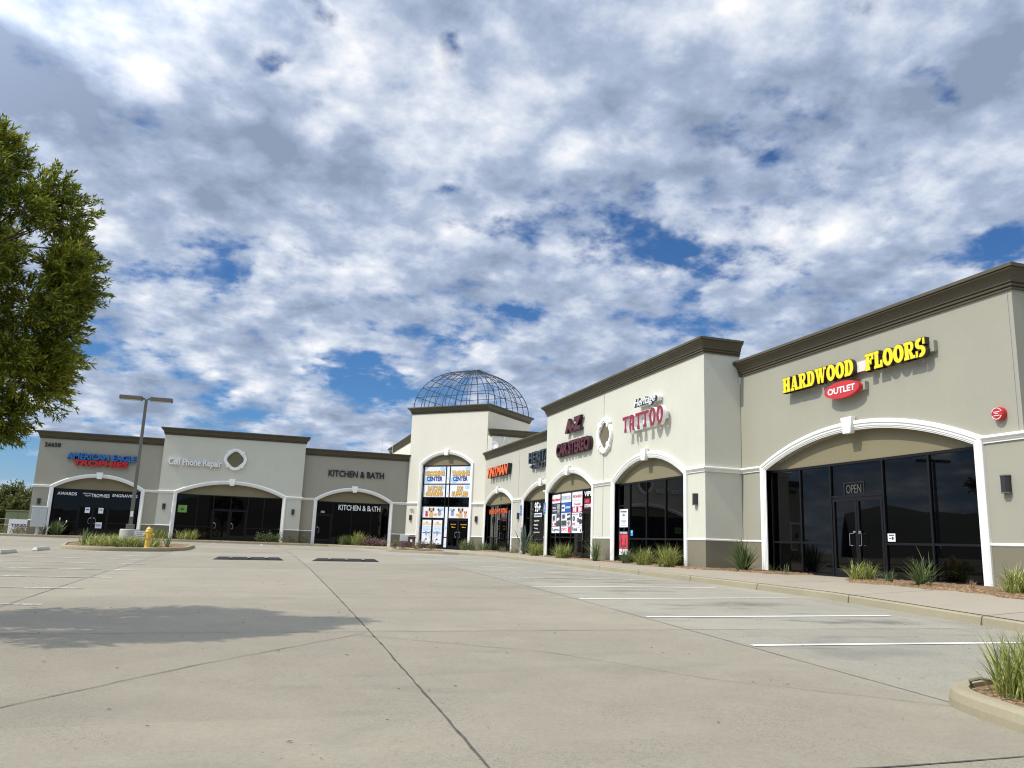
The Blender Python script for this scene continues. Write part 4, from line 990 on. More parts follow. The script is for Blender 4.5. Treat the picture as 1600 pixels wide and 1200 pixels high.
# car stereo posters: three columns on the glass, local x = 39 - Y
cols = [(.56, 1.72), (1.86, 3.17), (3.31, 4.58)]
rows = [(2.56, 3.04), (1.98, 2.56), (1.60, 1.98), (1.16, 1.60)]
def cs(label, c, z0, z1, paper, **kw): poster(label, T0, R90, cols[c][0], cols[c][1], z0, z1, paper, group='posters on the car stereo window', **kw)
cs('white poster with red lettering at the top left of the car stereo window', 0, 2.62, 3.04, PLIGHT, texts=[('Rockford', .04, .96, .25, .6, .03, PRED)])
cs('black and grey poster in the left column of the car stereo window', 0, 2.10, 2.61, PDARK, prints=[(.62,.95,.45,.9,PGREY),(.66,.92,.1,.4,PGREY)], texts=[('Power', .08, .5, .5, .68, .02, PLIGHT), ('Amplifiers', .08, .58, .22, .38, .02, PLIGHT)])
cs('poster of two speaker boxes in the left column of the car stereo window', 0, 1.50, 2.09, PLIGHT, prints=[(.55,.98,.3,.98,PDARK)], dots=[([(.08,.35),(.45,.42),(.45,.95),(.08,.85)], PGREY), (ell(.26,.66,.13,.2), PDARK), ([(.62,.4),(.92,.5),(.92,.7),(.62,.62)], PLIGHT), ([(.5,0),(1,0),(1,.32),(.5,.32)], PDARK), ([(.32,.06),(.5,.06),(.5,.26),(.32,.26)], PRED)], texts=[('K', .08, .2, .08, .24, .03, PRED)])
cs('white poster with black handwriting at the bottom left of the car stereo window', 0, 1.16, 1.47, PLIGHT, texts=[('Lync', .12, .9, .2, .8, .02, PDARK)])
cs('white KENWOOD poster at the top of the middle column', 1, 2.62, 3.06, PLIGHT, texts=[('KENWOOD', .04, .96, .25, .72, -.012, PGREY)])
cs('blue poster in the middle column of the car stereo window', 1, 2.12, 2.61, PBLUE, prints=[(.05,.38,.15,.8,PLIGHT)], texts=[('AUDIO', .44, .95, .4, .62, .03, PLIGHT), ('MP', .1, .34, .4, .6, .02, PNAVY)])
cs('poster of black speaker boxes in the middle column', 1, 1.50, 2.11, PLIGHT, prints=[(.62,.98,.40,.95,PDARK),(.03,.58,.02,.42,PDARK)], dots=[([(.06,.5),(.46,.56),(.46,.97),(.06,.9)], PGREY), (ell(.27,.72,.13,.15), PDARK), ([(.66,.6),(.94,.66),(.94,.82),(.66,.76)], PLIGHT), (ell(.8,.2,.1,.14), PDARK)], texts=[('87', .66, .92, .1, .32, .03, PGREY)])
cs('white JVC poster at the bottom of the middle column', 1, 1.16, 1.47, PLIGHT, prints=[(.72,.98,.05,.95,PRED)], texts=[('JVC', .06, .62, .25, .78, .01, PRED)])
cs('white PIONEER poster at the top right of the car stereo window', 2, 2.66, 3.07, PLIGHT, texts=[('PIONEER', .1, .96, .3, .62, 0, PRED)])
cs('white poster with a thin red line of text in the right column', 2, 2.38, 2.65, PLIGHT, texts=[('Premium', .25, .85, .25, .6, 0, PRED)])
cs('dark red poster of three figures in the right column', 2, 2.10, 2.37, PRED, prints=[(.3,.42,.1,.98,PLIGHT),(.64,.76,.1,.98,PLIGHT)], dots=[(ell(.2,.5,.07,.4), PLIGHT), (ell(.53,.5,.07,.4), PDARK), (ell(.88,.5,.06,.4), PLIGHT)])
cs('white poster of round black speakers in the right column', 2, 1.50, 2.09, PLIGHT, dots=[(ell(.85,.8,.16,.17), PDARK), (ell(.2,.55,.13,.2), PDARK), (ell(.85,.3,.16,.22), PDARK), (ell(.62,.42,.12,.17), PDARK), (ell(.85,.8,.08,.09), PGREY), (ell(.2,.55,.06,.1), PGREY), (ell(.62,.42,.05,.08), PGREY)], texts=[('LUXE', .04, .36, .08, .22, .02, PRED), ('LINKED', .06, .6, .84, .93, 0, PGREY)])
cs('white poster with black script at the bottom right of the car stereo window', 2, 1.16, 1.49, PLIGHT, dots=[(ell(.88,.35,.05,.2), PDARK), (ell(.72,.75,.07,.08), PGREY)], texts=[('Focal', .08, .55, .3, .8, .01, PDARK)])
poster('white EUROPEAN strip under the 95+ price on the beige shop glass', I0, R90, 10.74, 12.1, 2.14, 2.36, PLIGHT, texts=[('EUROPEAN', .06, .94, .2, .8, .01, PDARK)])
poster('dark red sale sign over the car stereo door', T0, R90, 4.78, 6.04, 2.24, 2.72, MAROON, prints=[(.1,.5,.55,.85,PRED),(.55,.9,.15,.5,PRED)], texts=[('STEREO', .08, .92, .12, .42, .02, PLIGHT)])
lettering('white VIPER lettering above the car stereo door', T0, R90, [('VIPER', 4.80, 6.04, 2.80, 3.02, .03, WHITE, 0)])
# tattoo shop notices
poster('white notice sheet on the tattoo shop side door', T0, R90, 8.72, 9.50, 1.38, 2.10, PLIGHT, prints=[(.2,.8,.36,.39,PGREY),(.15,.85,.30,.33,PGREY),(.3,.7,.22,.25,PDARK),(.15,.85,.10,.13,PGREY),(.35,.65,.62,.66,PDARK)], dots=[(ell(.5,.72,.12,.05), PGREY)], texts=[('Heritage', .15, .85, .80, .92, .02, PDARK)], inset=GY_-.03)
poster('red poster of two black figures on the tattoo shop side door', T0, R90, 8.72, 9.50, .28, 1.22, PRED, prints=[(0,1,0,.25,PLIGHT),(0,1,.86,1,PDARK)],
       dots=[(ell(.28,.62,.06,.1), PDARK), ([(.16,.35),(.40,.35),(.28,.55)], PDARK), (ell(.72,.62,.06,.1), PDARK), ([(.6,.35),(.84,.35),(.72,.55)], PDARK), ([(.3,.06),(.36,.06),(.5,.42),(.46,.42)], PDARK), ([(.7,.06),(.64,.06),(.5,.42),(.54,.42)], PDARK)], texts=[('BODY PIERCING', .06, .94, .89, .97, .02, PLIGHT)], inset=GY_-.03)
poster('small blue round sticker on the tattoo shop glass', T0, R90, 9.70, 9.90, 1.04, 1.26, mat('sticker_blue', (.05,.32,.62), .5), dots=[(ell(.6,.7,.25,.22), PSKY)])
poster('small white notice beside the flooring shop doors', H0_, R90, 6.24, 6.50, .98, 1.18, PLIGHT, prints=[(.15,.85,.72,.86,PDARK),(.2,.4,.3,.45,PDARK)], dots=[(ell(.65,.42,.14,.2), PDARK)])
op = lettering('OPEN window sign with thin letters above the flooring shop doors', H0_, R90, [('OPEN', 4.78, 5.36, 2.27, 2.50, -.008, mat('sign_tube', (.11,.10,.07), .4), 0)])
m = MB()
for a, b, c_, d in ((4.68,5.46,2.20,2.212),(4.68,5.46,2.555,2.567),(4.68,4.692,2.212,2.555),(5.448,5.46,2.212,2.555)): m.box(a, b, GY_-.004, GY_+.001, c_, d)
m.build('sign_border', mat('sign_frame_dark', (.045,.042,.032), .5), op)
for k, (xa, lab) in enumerate(((3.32, 'left'), (4.15, 'right'))):
    poster('small white notice on the %s door leaf of the trophy shop' % lab, A0, 0, xa-.02, xa+.28, 1.55, 1.92, PLIGHT, prints=[(.2,.8,.55,.72,PDARK)], inset=GY_-.026)
poster('white notice low on the right door leaf of the trophy shop', A0, 0, 4.05, 4.45, .55, .95, PLIGHT, prints=[(.1,.9,.45,.62,PDARK),(.1,.9,.2,.28,PGREY)], inset=GY_-.026)
poster('green sheet on the left pane of the phone repair shop', C0, 0, 1.36, 1.95, 1.86, 2.36, GREENSHEET, prints=[(.35,.65,.3,.6,PDARK)])
lettering('small white unit number on the kitchen shop pane', K0, 0, [('102', 1.5, 1.76, 2.28, 2.42, .03, WHITE, 0)])

# ------------------------------------------------------------------ islands
def island(name_bed, outline, hgt=.145, inner=.16, label=None):
    "a kerbed island: kerb ring of real height and a mulch bed inside"
    n = len(outline); P_ = [Vector(p) for p in outline]
    area = sum(P_[i].x*P_[(i+1)%n].y-P_[(i+1)%n].x*P_[i].y for i in range(n))
    if area < 0: P_ = P_[::-1]
    def off(dd):
        r = []
        for i in range(n):
            a, b, c_ = P_[i-1], P_[i], P_[(i+1)%n]
            d0, d1 = (b-a).normalized(), (c_-b).normalized(); n0, n1 = Vector((-d0.y, d0.x)), Vector((-d1.y, d1.x))
            q = (n0+n1)/max(.5, 1+n0.dot(n1)); r.append(b+q*dd)
        return r
    k = MB(); vs = []
    rings = ((0,-.12),(.012,.06),(.03,hgt-.025),(.05,hgt-.006),(.075,hgt),(inner,hgt),(inner+.01,hgt-.10))
    for dd, z in rings: vs += [(p.x, p.y, gz(p.x,p.y)+z) for p in off(dd)]
    k.add(vs, [(j*n+i, j*n+(i+1)%n, (j+1)*n+(i+1)%n, (j+1)*n+i) for j in range(len(rings)-1) for i in range(n)])
    struct(k.build('kerb', KERB, smooth=False))
    ins = off(inner-.005); cx, cy = sum(p.x for p in ins)/n, sum(p.y for p in ins)/n
    b = MB(); vs = []; NR_ = 10
    for j in range(NR_+1):
        t = j/NR_
        for p in ins:
            x, y = p.x+(cx-p.x)*t, p.y+(cy-p.y)*t; vs.append((x+random.uniform(-.03,.03)*(0 < t < 1), y, gz(x,y)+hgt-.035+(random.uniform(0,.04) if t > 0 else 0)))
    b.add(vs, [(j*n+i, j*n+(i+1)%n, (j+1)*n+(i+1)%n, (j+1)*n+i) for j in range(NR_) for i in range(n)])
    struct(b.build('mulch_bed', SOIL), 'stuff')
def rounded(pts, r, n=6):
    out = []; m = len(pts)
    for i in range(m):
        a, b, c_ = Vector(pts[i-1]), Vector(pts[i]), Vector(pts[(i+1)%m]); d0, d1 = (a-b).normalized(), (c_-b).normalized()
        rr = min(r, (a-b).length*.45, (c_-b).length*.45); p, q = b+d0*rr, b+d1*rr
        for k in range(n+1):
            t = k/n; out.append(tuple(p*(1-t)**2+b*2*t*(1-t)+q*t*t))
    return out
island('a', rounded([(5.0,1.6),(5.26,4.5),(5.50,5.75),(7.6,6.2),(10.6,6.35),(10.6,1.6)], .55))
island('b', rounded([(-7.1,33.9),(-5.6,33.0),(-3.5,34.0),(-2.85,36.5),(-2.95,42.8),(-4.6,44.6),(-7.6,44.6),(-8.2,40)], 1.6))
def ground_bed(pts, zf, h=.03):
    n = len(pts); cx, cy = sum(p[0] for p in pts)/n, sum(p[1] for p in pts)/n; b = MB(); vs = []
    for j in range(7):
        t = j/6
        for p in pts:
            x, y = p[0]+(cx-p[0])*t, p[1]+(cy-p[1])*t; vs.append((x, y, zf(x,y)+(.0 if j == 0 else h)+random.uniform(0,.02)))
    b.add(vs, [(j*n+i, j*n+(i+1)%n, (j+1)*n+(i+1)%n, (j+1)*n+i) for j in range(6) for i in range(n)]); struct(b.build('mulch_bed', SOIL), 'stuff')
kz = lambda x, y: kt(x, y)+.01
ground_bed(rounded([(7.1,45.7),(8.8,43.6),(9.4,43.6),(10.2,45.5),(8.6,48.6),(7.6,47.8)], .5), kz)
ground_bed([(-15,59.6)]+[(x,59.5) for x in range(-14,9,1)]+[(8.6,59.6),(8.6,60.9),(-15,60.9)], lambda x, y: -.01)

# ------------------------------------------------------------------ plants
def blades(n, L, wd, rad, spread, droop, seed, lvar=.35, up=0.0):
    rg = np.random.default_rng(seed); K = 5
    az = rg.uniform(0, 2*PI, n); tilt = np.abs(rg.normal(0, spread, n)).clip(0, 1.35)*np.sqrt(rg.uniform(.2, 1, n)+up)
    ln = L*(1-lvar*rg.uniform(0, 1, n)); bw = wd*rg.uniform(.7, 1.2, n); br = rad*np.sqrt(rg.uniform(0, 1, n)); ba = rg.uniform(0, 2*PI, n)
    dr = droop*rg.uniform(.3, 1.3, n); V = np.zeros((n, K+1, 2, 3)); x = br*np.cos(ba); y = br*np.sin(ba); z = np.zeros(n)-.03
    ang = tilt.copy()
    for k in range(K+1):
        t = k/K; w_ = bw*(.55+.9*t-1.4*t*t if t < .6 else (1-t)/.4*.6+.02)
        side = np.stack([-np.sin(az), np.cos(az), np.zeros(n)], 1)
        c = np.stack([x, y, z], 1); V[:, k, 0] = c-side*w_[:, None]/2; V[:, k, 1] = c+side*w_[:, None]/2
        st = ln/K; x = x+st*np.sin(ang)*np.cos(az); y = y+st*np.sin(ang)*np.sin(az); z = z+st*np.cos(ang); ang = np.minimum(ang+dr/K*(1+t), 2.6)
    idx = np.arange(n*(K+1)*2).reshape(n, K+1, 2)
    Fq = np.stack([idx[:, :-1, 0], idx[:, :-1, 1], idx[:, 1:, 1], idx[:, 1:, 0]], -1).reshape(-1, 4)
    return V.reshape(-1, 3), Fq
SEED = [100]
def strap(name, label, loc, L, n, m_, wd=.02, rad=.12, spread=.6, droop=.7, group=None, cat='plant', lvar=.35):
    SEED[0] += 1; V, Fq = blades(n, L, wd, rad, spread, droop, SEED[0], lvar)
    o = from_arrays(name, V, Fq, m_); o.location = loc; o.rotation_euler = (0, 0, random.uniform(0, 6)); return tag(o, label, cat, group)
def agave(label, loc, L, n, wd=.09, m_=LEAF_AGAVE):
    SEED[0] += 1; V, Fq = blades(n, L, wd, .05, .65, .25, SEED[0], .25)
    o = from_arrays('agave', V, Fq, m_); o.location = loc; return tag(o, label, 'agave')
def shrub(label, loc, r, h, m_, n=700, lf=.05, group=None):
    SEED[0] += 1; rg = np.random.default_rng(SEED[0]); nl = 9
    cl = rg.normal(0, 1, (nl, 3)); cl /= np.linalg.norm(cl, axis=1)[:, None]; cl *= np.array([r*.6, r*.6, h*.35]); cl[:, 2] = np.abs(cl[:, 2])+h*.3
    c = cl[rg.integers(0, nl, n)]+rg.normal(0, 1, (n, 3))*np.array([r, r, h])*.20; c[:, 2] = c[:, 2].clip(.02)
    V, Fq = leaf_quads(c, rg, lf, lf*.45)
    t = thing('shrub', label, 'shrub', loc, 0, group)
    from_arrays('foliage', V, Fq, m_, t)
    s_ = MB()
    for k in range(6): s_.tube((0,0,-.05), tuple(cl[k]), .008, .004, 5)
    s_.build('stems', STALK, t); return t
def leaf_quads(c, rg, ln, wd, dirs=None, spread=1.0):
    n = len(c); d = rg.normal(0, 1, (n, 3)) if dirs is None else dirs+rg.normal(0, spread, (n, 3)); d /= np.linalg.norm(d, axis=1)[:, None]
    s_ = np.cross(d, rg.normal(0, 1, (n, 3))); s_ /= np.linalg.norm(s_, axis=1)[:, None]+1e-9
    L = ln*rg.uniform(.65, 1.25, n)[:, None]; W_ = wd*rg.uniform(.7, 1.2, n)[:, None]
    V = np.stack([c, c+d*L*.5+s_*W_*.5, c+d*L, c+d*L*.45-s_*W_*.5], 1)
    return V.reshape(-1, 3), np.arange(n*4).reshape(n, 4)
def ry(u, x): return on_x(u, 870, x).y
def rp(u, x): y = ry(u, x); return (x, y, walk_z(x, y)+.02)
GB = 'strap-leaf plants in the bed along the right-hand row'
strap('strap_leaf_plant', 'yellow-green strap-leaf clump before the flooring shop door jamb', rp(1346, 14.0), .62, 260, LEAF_GRASS, .022, .26, .72, 1.0, GB)
strap('strap_leaf_plant', 'small sparse clump between the two bigger plants before the flooring shop', rp(1387, 13.95), .42, 60, LEAF_DARK, .015, .08, .65, .8, GB)
strap('yucca', 'spiky open plant with long arching blades before the right flooring panes', rp(1437, 13.65), .74, 110, LEAF_DARK, .030, .08, .85, .7)
strap('yucca', 'few very long arching blades beside the spiky plant before the flooring shop', rp(1449, 13.75), 1.15, 10, LEAF_DARK, .02, .05, .9, 1.1)
strap('strap_leaf_plant', 'large grassy clump against the wall at the right edge of the photo', rp(1592, 13.9), .75, 280, LEAF_GRASS, .022, .30, .72, 1.0, GB)
strap('dry_tuft', 'small dry tuft on the mulch before the right flooring panes', rp(1516, 13.75), .26, 40, mat('dry_stem', (.30,.19,.10), .9), .012, .05, .7, .6)
strap('dry_tuft', 'sparse thin tuft at the left jamb of the flooring shop', rp(1226, 14.2), .40, 26, LEAF_DARK, .012, .10, .7, .8)
strap('dry_tuft', 'lone thin tuft left of the flooring shop jamb', rp(1206, 14.3), .40, 16, LEAF_DARK, .012, .06, .5, .6)
strap('yucca', 'dark spiky yucca at the base of the tall white block corner', rp(1160, 14.15), 1.10, 230, LEAF_DARK, .042, .12, .72, .40)
strap('strap_leaf_plant', 'darker strap-leaf clump at the left end before the tattoo shop', rp(980, 13.35), .72, 240, LEAF_DARK, .022, .20, .80, 1.05, GB)
strap('strap_leaf_plant', 'middle of three strap-leaf clumps before the tattoo shop', rp(1006, 13.25), .82, 340, LEAF_GRASS, .022, .26, .80, 1.05, GB)
strap('strap_leaf_plant', 'right and biggest of three strap-leaf clumps before the tattoo shop', rp(1043, 13.25), .95, 430, LEAF_GRASS, .022, .30, .80, 1.05, GB)
strap('strap_leaf_plant', 'round strap-leaf clump under the car stereo posters', rp(880, 13.25), .90, 380, LEAF_GRASS, .024, .34, .80, 1.05, GB)
strap('yucca', 'thin dark spiky plant between the car stereo and tattoo windows', rp(930, 13.2), 1.25, 110, LEAF_DARK, .026, .10, .7, .7)
strap('strap_leaf_plant', 'bright strap-leaf clump left of the tall white block corner', rp(838, 13.5), 1.0, 380, LEAF_GRASS, .026, .36, .80, 1.05, GB)
agave('big blue-grey agave below the blue parking sign of the beige shop', (14.2, ry(818, 14.2), .02), 1.75, 44, .12)
strap('dry_tuft', 'low sparse tuft before the doors of the beige shop', (14.4, ry(785, 14.4), .02), .5, 60, LEAF_DARK, .02, .25, .7, .8)
strap('strap_leaf_plant', 'low dark clump right of the beige shop doors', (14.5, ry(803, 14.5), .02), .5, 80, LEAF_DARK, .02, .25, .7, .8, GB)
q = g45(6.1, -1.0)
strap('strap_leaf_plant', 'wide dark grassy clump at the right foot of the tower', (q.x, q.y, .02), 1.0, 300, LEAF_DARK, .026, .55, .6, .8)
strap('strap_leaf_plant', 'dark grassy clump in the angle of tower and beige shop', (q.x+.9, q.y-1.2, .02), .8, 160, LEAF_DARK, .026, .4, .6, .8)
# left row
def lp(u, y, z=0.02): return (on_y(u, 845, y).x, y, z)
GL = 'plants along the left-hand row'
strap('yucca', 'big spiky yucca with pale flower stalks before the trophy shop', lp(86, 60.1), 1.15, 200, LEAF_DARK, .05, .25, .65, .5)
o = MB()
for k in range(2):
    b = Vector(lp(86+k*3, 60.0)); top = b+Vector((.1+.3*k,0,1.05-.15*k)); o.tube(b, top, .012, .008, 5); o.lathe([(0,-.10),(.04,-.05),(.035,.05),(0,.10)], tuple(top), 7)
tag(o.build('flower_stalk', WHITE), 'pale flower stalks rising from the yucca at the trophy shop', 'flower')
agave('grey agave between the mailbox and the trophy shop arch', lp(66, 60.0), .95, 16, .12)
strap('strap_leaf_plant', 'yellow-green clump behind the yellow hydrant at the shop wall', lp(243, 60.0), 1.0, 200, LEAF_GRASS, .045, .6, .85, 1.1, GL)
strap('strap_leaf_plant', 'round yellow-green clump before the left pane of the phone repair shop', lp(291, 59.9), .95, 260, LEAF_GRASS, .045, .6, .85, 1.1, GL)
for u, lab in ((406, 'leftmost'), (421, 'middle'), (436, 'rightmost')):
    shrub('%s low dark shrub before the right panes of the phone repair shop' % lab, lp(u, 59.9), .42, .75, LEAF_DARK, 420, .09, GL)
for u, lab in ((453, 'left'), (474, 'right')):
    shrub('%s small dark shrub on the pier between phone repair and kitchen shops' % lab, lp(u, 60.3), .32, .6, LEAF_DARK, 260, .08, GL)
strap('strap_leaf_plant', 'green grassy clump before the dark window of the kitchen shop', lp(537, 59.8), .95, 180, LEAF_DARK, .03, .35, .6, .8, GL)
strap('strap_leaf_plant', 'spiky grassy clump right of centre before the kitchen shop window', lp(560, 59.6), 1.25, 240, LEAF_GRASS, .035, .4, .6, .8, GL)
for k, (u, y, m_, lab) in enumerate(((556,57.6,LEAF_GRASS,'yellow-green low shrub at the left end of the kitchen flower bed'), (567,57.5,LEAF_ROSE,'dusky pink low shrub second in the kitchen flower bed'), (578,57.3,LEAF_ROSE,'dusky pink low shrub in the middle of the kitchen flower bed'), (588,57.2,LEAF_ROSE,'dusky pink low shrub fourth in the kitchen flower bed'), (597,57.0,LEAF_ROSE,'dusky pink low shrub at the right end of the kitchen flower bed'))):
    p = lp(u, y+1.6, .02); shrub(lab, p, .5, .62, m_, 420, .09)
for k, (u, y, m_, lab) in enumerate(((618,47.0,LEAF_SHRUB,'green shrub at the left end of the small bed before the tower'), (630,46.4,LEAF_ROSE,'dusky shrub second from the left in the small bed before the tower'), (650,45.6,LEAF_SHRUB,'green shrub in the middle of the small bed before the tower'), (661,45.2,LEAF_ROSE,'dusky shrub right of the middle in the small bed before the tower'), (674,44.6,LEAF_SHRUB,'green shrub at the right end of the small bed before the tower'))):
    x = on_y(u, 858, y).x; shrub(lab, (x, y, kt(x,y)+.02), .36, .52, m_, 420, .07)
# lamp island
LY = 36.0
base = on_y(203, 838, LY); lx = on_y(216, 725, LY).x; lz = gz(lx, LY)
top = on_y(229.5, 624, LY).z; ctop = on_y(202, 826.8, LY).z
lamp = thing('lamp_post', 'bronze parking-lot lamp post with two flat heads on a round concrete base', 'lamp post', (lx,LY,lz), 0)
m = MB(); m.lathe([(.37,-.2),(.37,ctop-lz-.03),(.35,ctop-lz),(0,ctop-lz)], n=28); m.build('concrete_base', CONC, lamp)
m = MB(); hp = ctop-lz; m.box(-.145,.145,-.145,.145,hp-.002,hp+.20); m.build('base_cover', POLE, lamp, bevel=.02)
m = MB(); H_ = top-lz; m.add([(-.068,-.068,hp+.15),(.068,-.068,hp+.15),(.068,.068,hp+.15),(-.068,.068,hp+.15),(-.052,-.052,H_),(.052,-.052,H_),(.052,.052,H_),(-.052,.052,H_)], [(0,3,2,1),(4,5,6,7),(0,1,5,4),(1,2,6,5),(2,3,7,6),(3,0,4,7)]); m.build('pole', POLE, lamp, bevel=.008)
for s in (-1, 1):
    m = MB(); m.box(*(sorted((s*.15, s*1.02))), -.20, .20, H_-.06, H_+.10); hd = m.build('lamp_head', POLE, lamp, bevel=.02)
    m = MB(); m.box(*(sorted((s*.2, s*.96))), -.15, .15, H_-.068, H_-.061); m.build('lens', LTGREY, hd)
    m = MB(); m.box(*(sorted((s*.05, s*.149))), -.035, .035, H_-.02, H_+.05); m.build('arm', POLE, lamp)
m = MB(); m.box(-.04,.06,-.10,-.07,hp+.50,hp+.72); m.build('hand_hole_sticker', WHITE, lamp)
kzz = lambda x, y: gz(x, y)+.13
def ip(u, y): x = on_y(u, 850, y).x; return (x, y, kzz(x, y))
GI = 'yellow-green clumps in the lamp post island'
isl = [(141,36.2,'at the left end of the lamp post island'),(150,37.2,'second from the left at the back of the lamp island'),(153,35.4,'near the left front of the lamp island'),(163,36.2,'left of centre in the lamp island'),(167,34.8,'at the front of the lamp island, left of the lamp base'),(176,36.8,'behind and left of the lamp base'),(181,34.8,'at the front just left of the lamp base'),(195,34.7,'at the front directly before the lamp base'),(208,34.8,'at the front just right of the lamp base'),(219,35.0,'between the lamp base and the hydrant'),(221,37.2,'behind the hydrant and the lamp base'),(236,36.4,'directly right of the hydrant'),(187,37.8,'behind the lamp base'),(173,38.5,'farthest back on the left of the lamp island')]
for u, y, lab in isl: strap('strap_leaf_plant', 'yellow-green grassy clump '+lab, ip(u, y), .62, 210, LEAF_GRASS, .026, .46, .95, 1.1, GI)
agave('dark agave at the left end of the lamp post island', ip(131, 35.8), .75, 12, .10, LEAF_DARK)
agave('small open agave at the right end of the lamp post island', ip(262, 36.0), .62, 11, .08, LEAF_DARK)
# near island
x, y = 6.25, 5.25
strap('strap_leaf_plant', 'big variegated strap-leaf clump on the near kerbed island', (5.93, 5.12, gz(x,y)+.12), .60, 420, LEAF_GRASS, .018, .26, .50, .55, lvar=.45)
strap('strap_leaf_plant', 'tall strap-leaf clump behind the near island clump, at the right edge', (6.4, 5.45, gz(x,y)+.12), .62, 260, LEAF_GRASS, .018, .22, .5, .55)
m = MB(); m.pipe([(5.78,5.55,gz(6,5.6)+.14),(5.74,5.53,gz(6,5.6)+.19),(5.80,5.49,gz(6,5.6)+.21),(5.93,5.43,gz(6,5.6)+.20)], [.012,.016,.014,.006]); tag(m.build('dry_leaf', STALK), 'curled brown dead leaf on the near island kerb', 'leaf')

# ------------------------------------------------------------------ hydrant
hq = on_y(229.5, 856, 34.2); hq = (hq.x, 34.2, gz(hq.x, 34.2)+.10)
hy = thing('fire_hydrant', 'yellow fire hydrant at the front of the lamp post island', 'fire hydrant', hq, .3)
m = MB(); m.lathe([(.15,0),(.15,.04),(.105,.05),(.10,.12),(.10,.36),(.12,.38),(.12,.42),(.10,.44),(.10,.60),(.13,.62),(.13,.66),(.115,.68),(.10,.75),(.06,.80),(.0,.81)], n=18); m.build('barrel', HYD, hy, smooth=False)
m = MB(); m.lathe([(.03,.80),(.03,.86),(0,.86)], n=6); m.build('top_nut', HYD, hy)
for a, z in ((0,.52),(PI,.52),(-PI/2,.50)):
    m = MB(); d = Vector((math.cos(a), math.sin(a), 0)); m.tube(d*.09+Vector((0,0,z)), d*.15+Vector((0,0,z)), .05, n=12); m.tube(d*.15+Vector((0,0,z)), d*.19+Vector((0,0,z)), .065, n=8); m.build('outlet_cap', HYD, hy)
sb = thing('notice_sign', 'small white notice board leaning behind the hydrant', 'sign', ip(220, 35.6), .2)
m = MB(); m.box(-.28,.28,-.01,.01,.18,.62); m.build('board', WHITE, sb)
m = MB(); m.box(-.02,.02,.012,.04,-.1,.5); m.build('stake', LTGREY, sb)
m = MB()
for k in range(5): m.box(-.2,.2-.04*(k%3),-.014,-.0105,.25+k*.07,.275+k*.07)
m.build('lettering', PGREY, sb)

# ------------------------------------------------------------------ speed bumps and wheel stops
def bump(label, x0, x1, y):
    t = thing('speed_bump', label, 'speed bump', ((x0+x1)/2, y, gz((x0+x1)/2, y)), math.atan2(gz(x1,y)-gz(x0,y), 1)*0, 'rubber speed bumps on the lot')
    L = (x1-x0)/2; m = MB(); n = 10; prof = [(-.15+.30*i/n, .095*math.sin(PI*i/n)**.7) for i in range(n+1)]
    sl_ = (gz(x1,y)-gz(x0,y))/(x1-x0); st = (-L,-L+.16,L-.16,L); ks = (.08,1,1,.08); vs = []
    for s_, k in zip(st, ks): vs += [(s_, p, h*k+s_*sl_+.003) for p, h in prof]
    q_ = n+1; m.add(vs, [(i*q_+j_, (i+1)*q_+j_, (i+1)*q_+j_+1, i*q_+j_+1) for i in range(3) for j_ in range(n)]+[tuple(range(q_)), tuple(range(4*q_-1, 3*q_-1, -1))])
    m.build('hump', RUBBER, t)
    for s_ in (-.5, 0, .5):
        r = MB(); r.box(s_*L-.05, s_*L+.05, -.125, -.07, .072+s_*L*sl_, .088+s_*L*sl_); r.build('reflector', WHITE, t)
bump('black rubber speed bump on the left, across the aisle', -1.38, .80, 27.9)
bump('black rubber speed bump on the right, nearer the tower', 1.72, 3.92, 27.8)
def stop_(label, x, y):
    t = thing('wheel_stop', label, 'wheel stop', (x, y, gz(x, y)), PI/2, 'concrete wheel stops')
    m = MB(); vs = []
    for s_, k in ((-.9,0),(-.8,1),(.8,1),(.9,0)):
        z = .115 if k else .03
        vs += [(s_,-.09,-.02),(s_,-.085,z*.4),(s_,-.05,z),(s_,.05,z),(s_,.085,z*.4),(s_,.09,-.02)]
    m.add(vs, [(i*6+j_, (i+1)*6+j_, (i+1)*6+(j_+1)%6, i*6+(j_+1)%6) for i in range(3) for j_ in range(6)]+[tuple(range(6)), tuple(range(23,17,-1))]); m.build('stop_block', CONC, t)
    for s_ in (-.6,.6):
        b = MB(); b.lathe([(.02,.10),(.02,.12),(0,.12)], (s_,0,0), 8); b.build('anchor_pin', STEEL, t)
stop_('grey concrete wheel stop just left of the lamp post island', -7.25, 32.0)
stop_('grey concrete wheel stop at the left edge of the photo', -7.45, 28.7)

# ------------------------------------------------------------------ mailbox cabinet, boxes, signs
mq = on_y(57, 836, 59.3); mb_ = thing('mailbox_cabinet', 'grey cluster mailbox cabinet on a pedestal beside the end shop', 'mailbox', (mq.x, 59.3, 0), .15)
m = MB(); m.box(-.43,.43,-.22,.22,.50,1.75); m.build('cabinet', MAILBOX, mb_, bevel=.015)
m = MB(); m.box(-.48,.48,-.26,.26,1.752,1.83); m.build('roof_cap', WHITE, mb_, bevel=.01)
m = MB(); m.tube((0,0,-.1),(0,0,.498),.11,n=12); m.build('pedestal', LTGREY, mb_)
for cx in (-.205,.205):
    for r in range(7):
        if cx > 0 and r > 5: continue
        m = MB(); m.box(cx-.185, cx+.185, -.235, -.2205, .545+r*.165, .545+r*.165+.15); d = m.build('mailbox_door', LTGREY, mb_)
        m = MB(); m.box(cx+.10, cx+.125, -.243, -.2355, .60+r*.165, .63+r*.165); m.build('lock', STEEL, d)
q = on_y(632, 848, 57.6); ub = thing('utility_box', 'pale grey utility cabinet on a brown base left of the tower arch', 'utility box', (q.x, 57.6, 0.0), -.2)
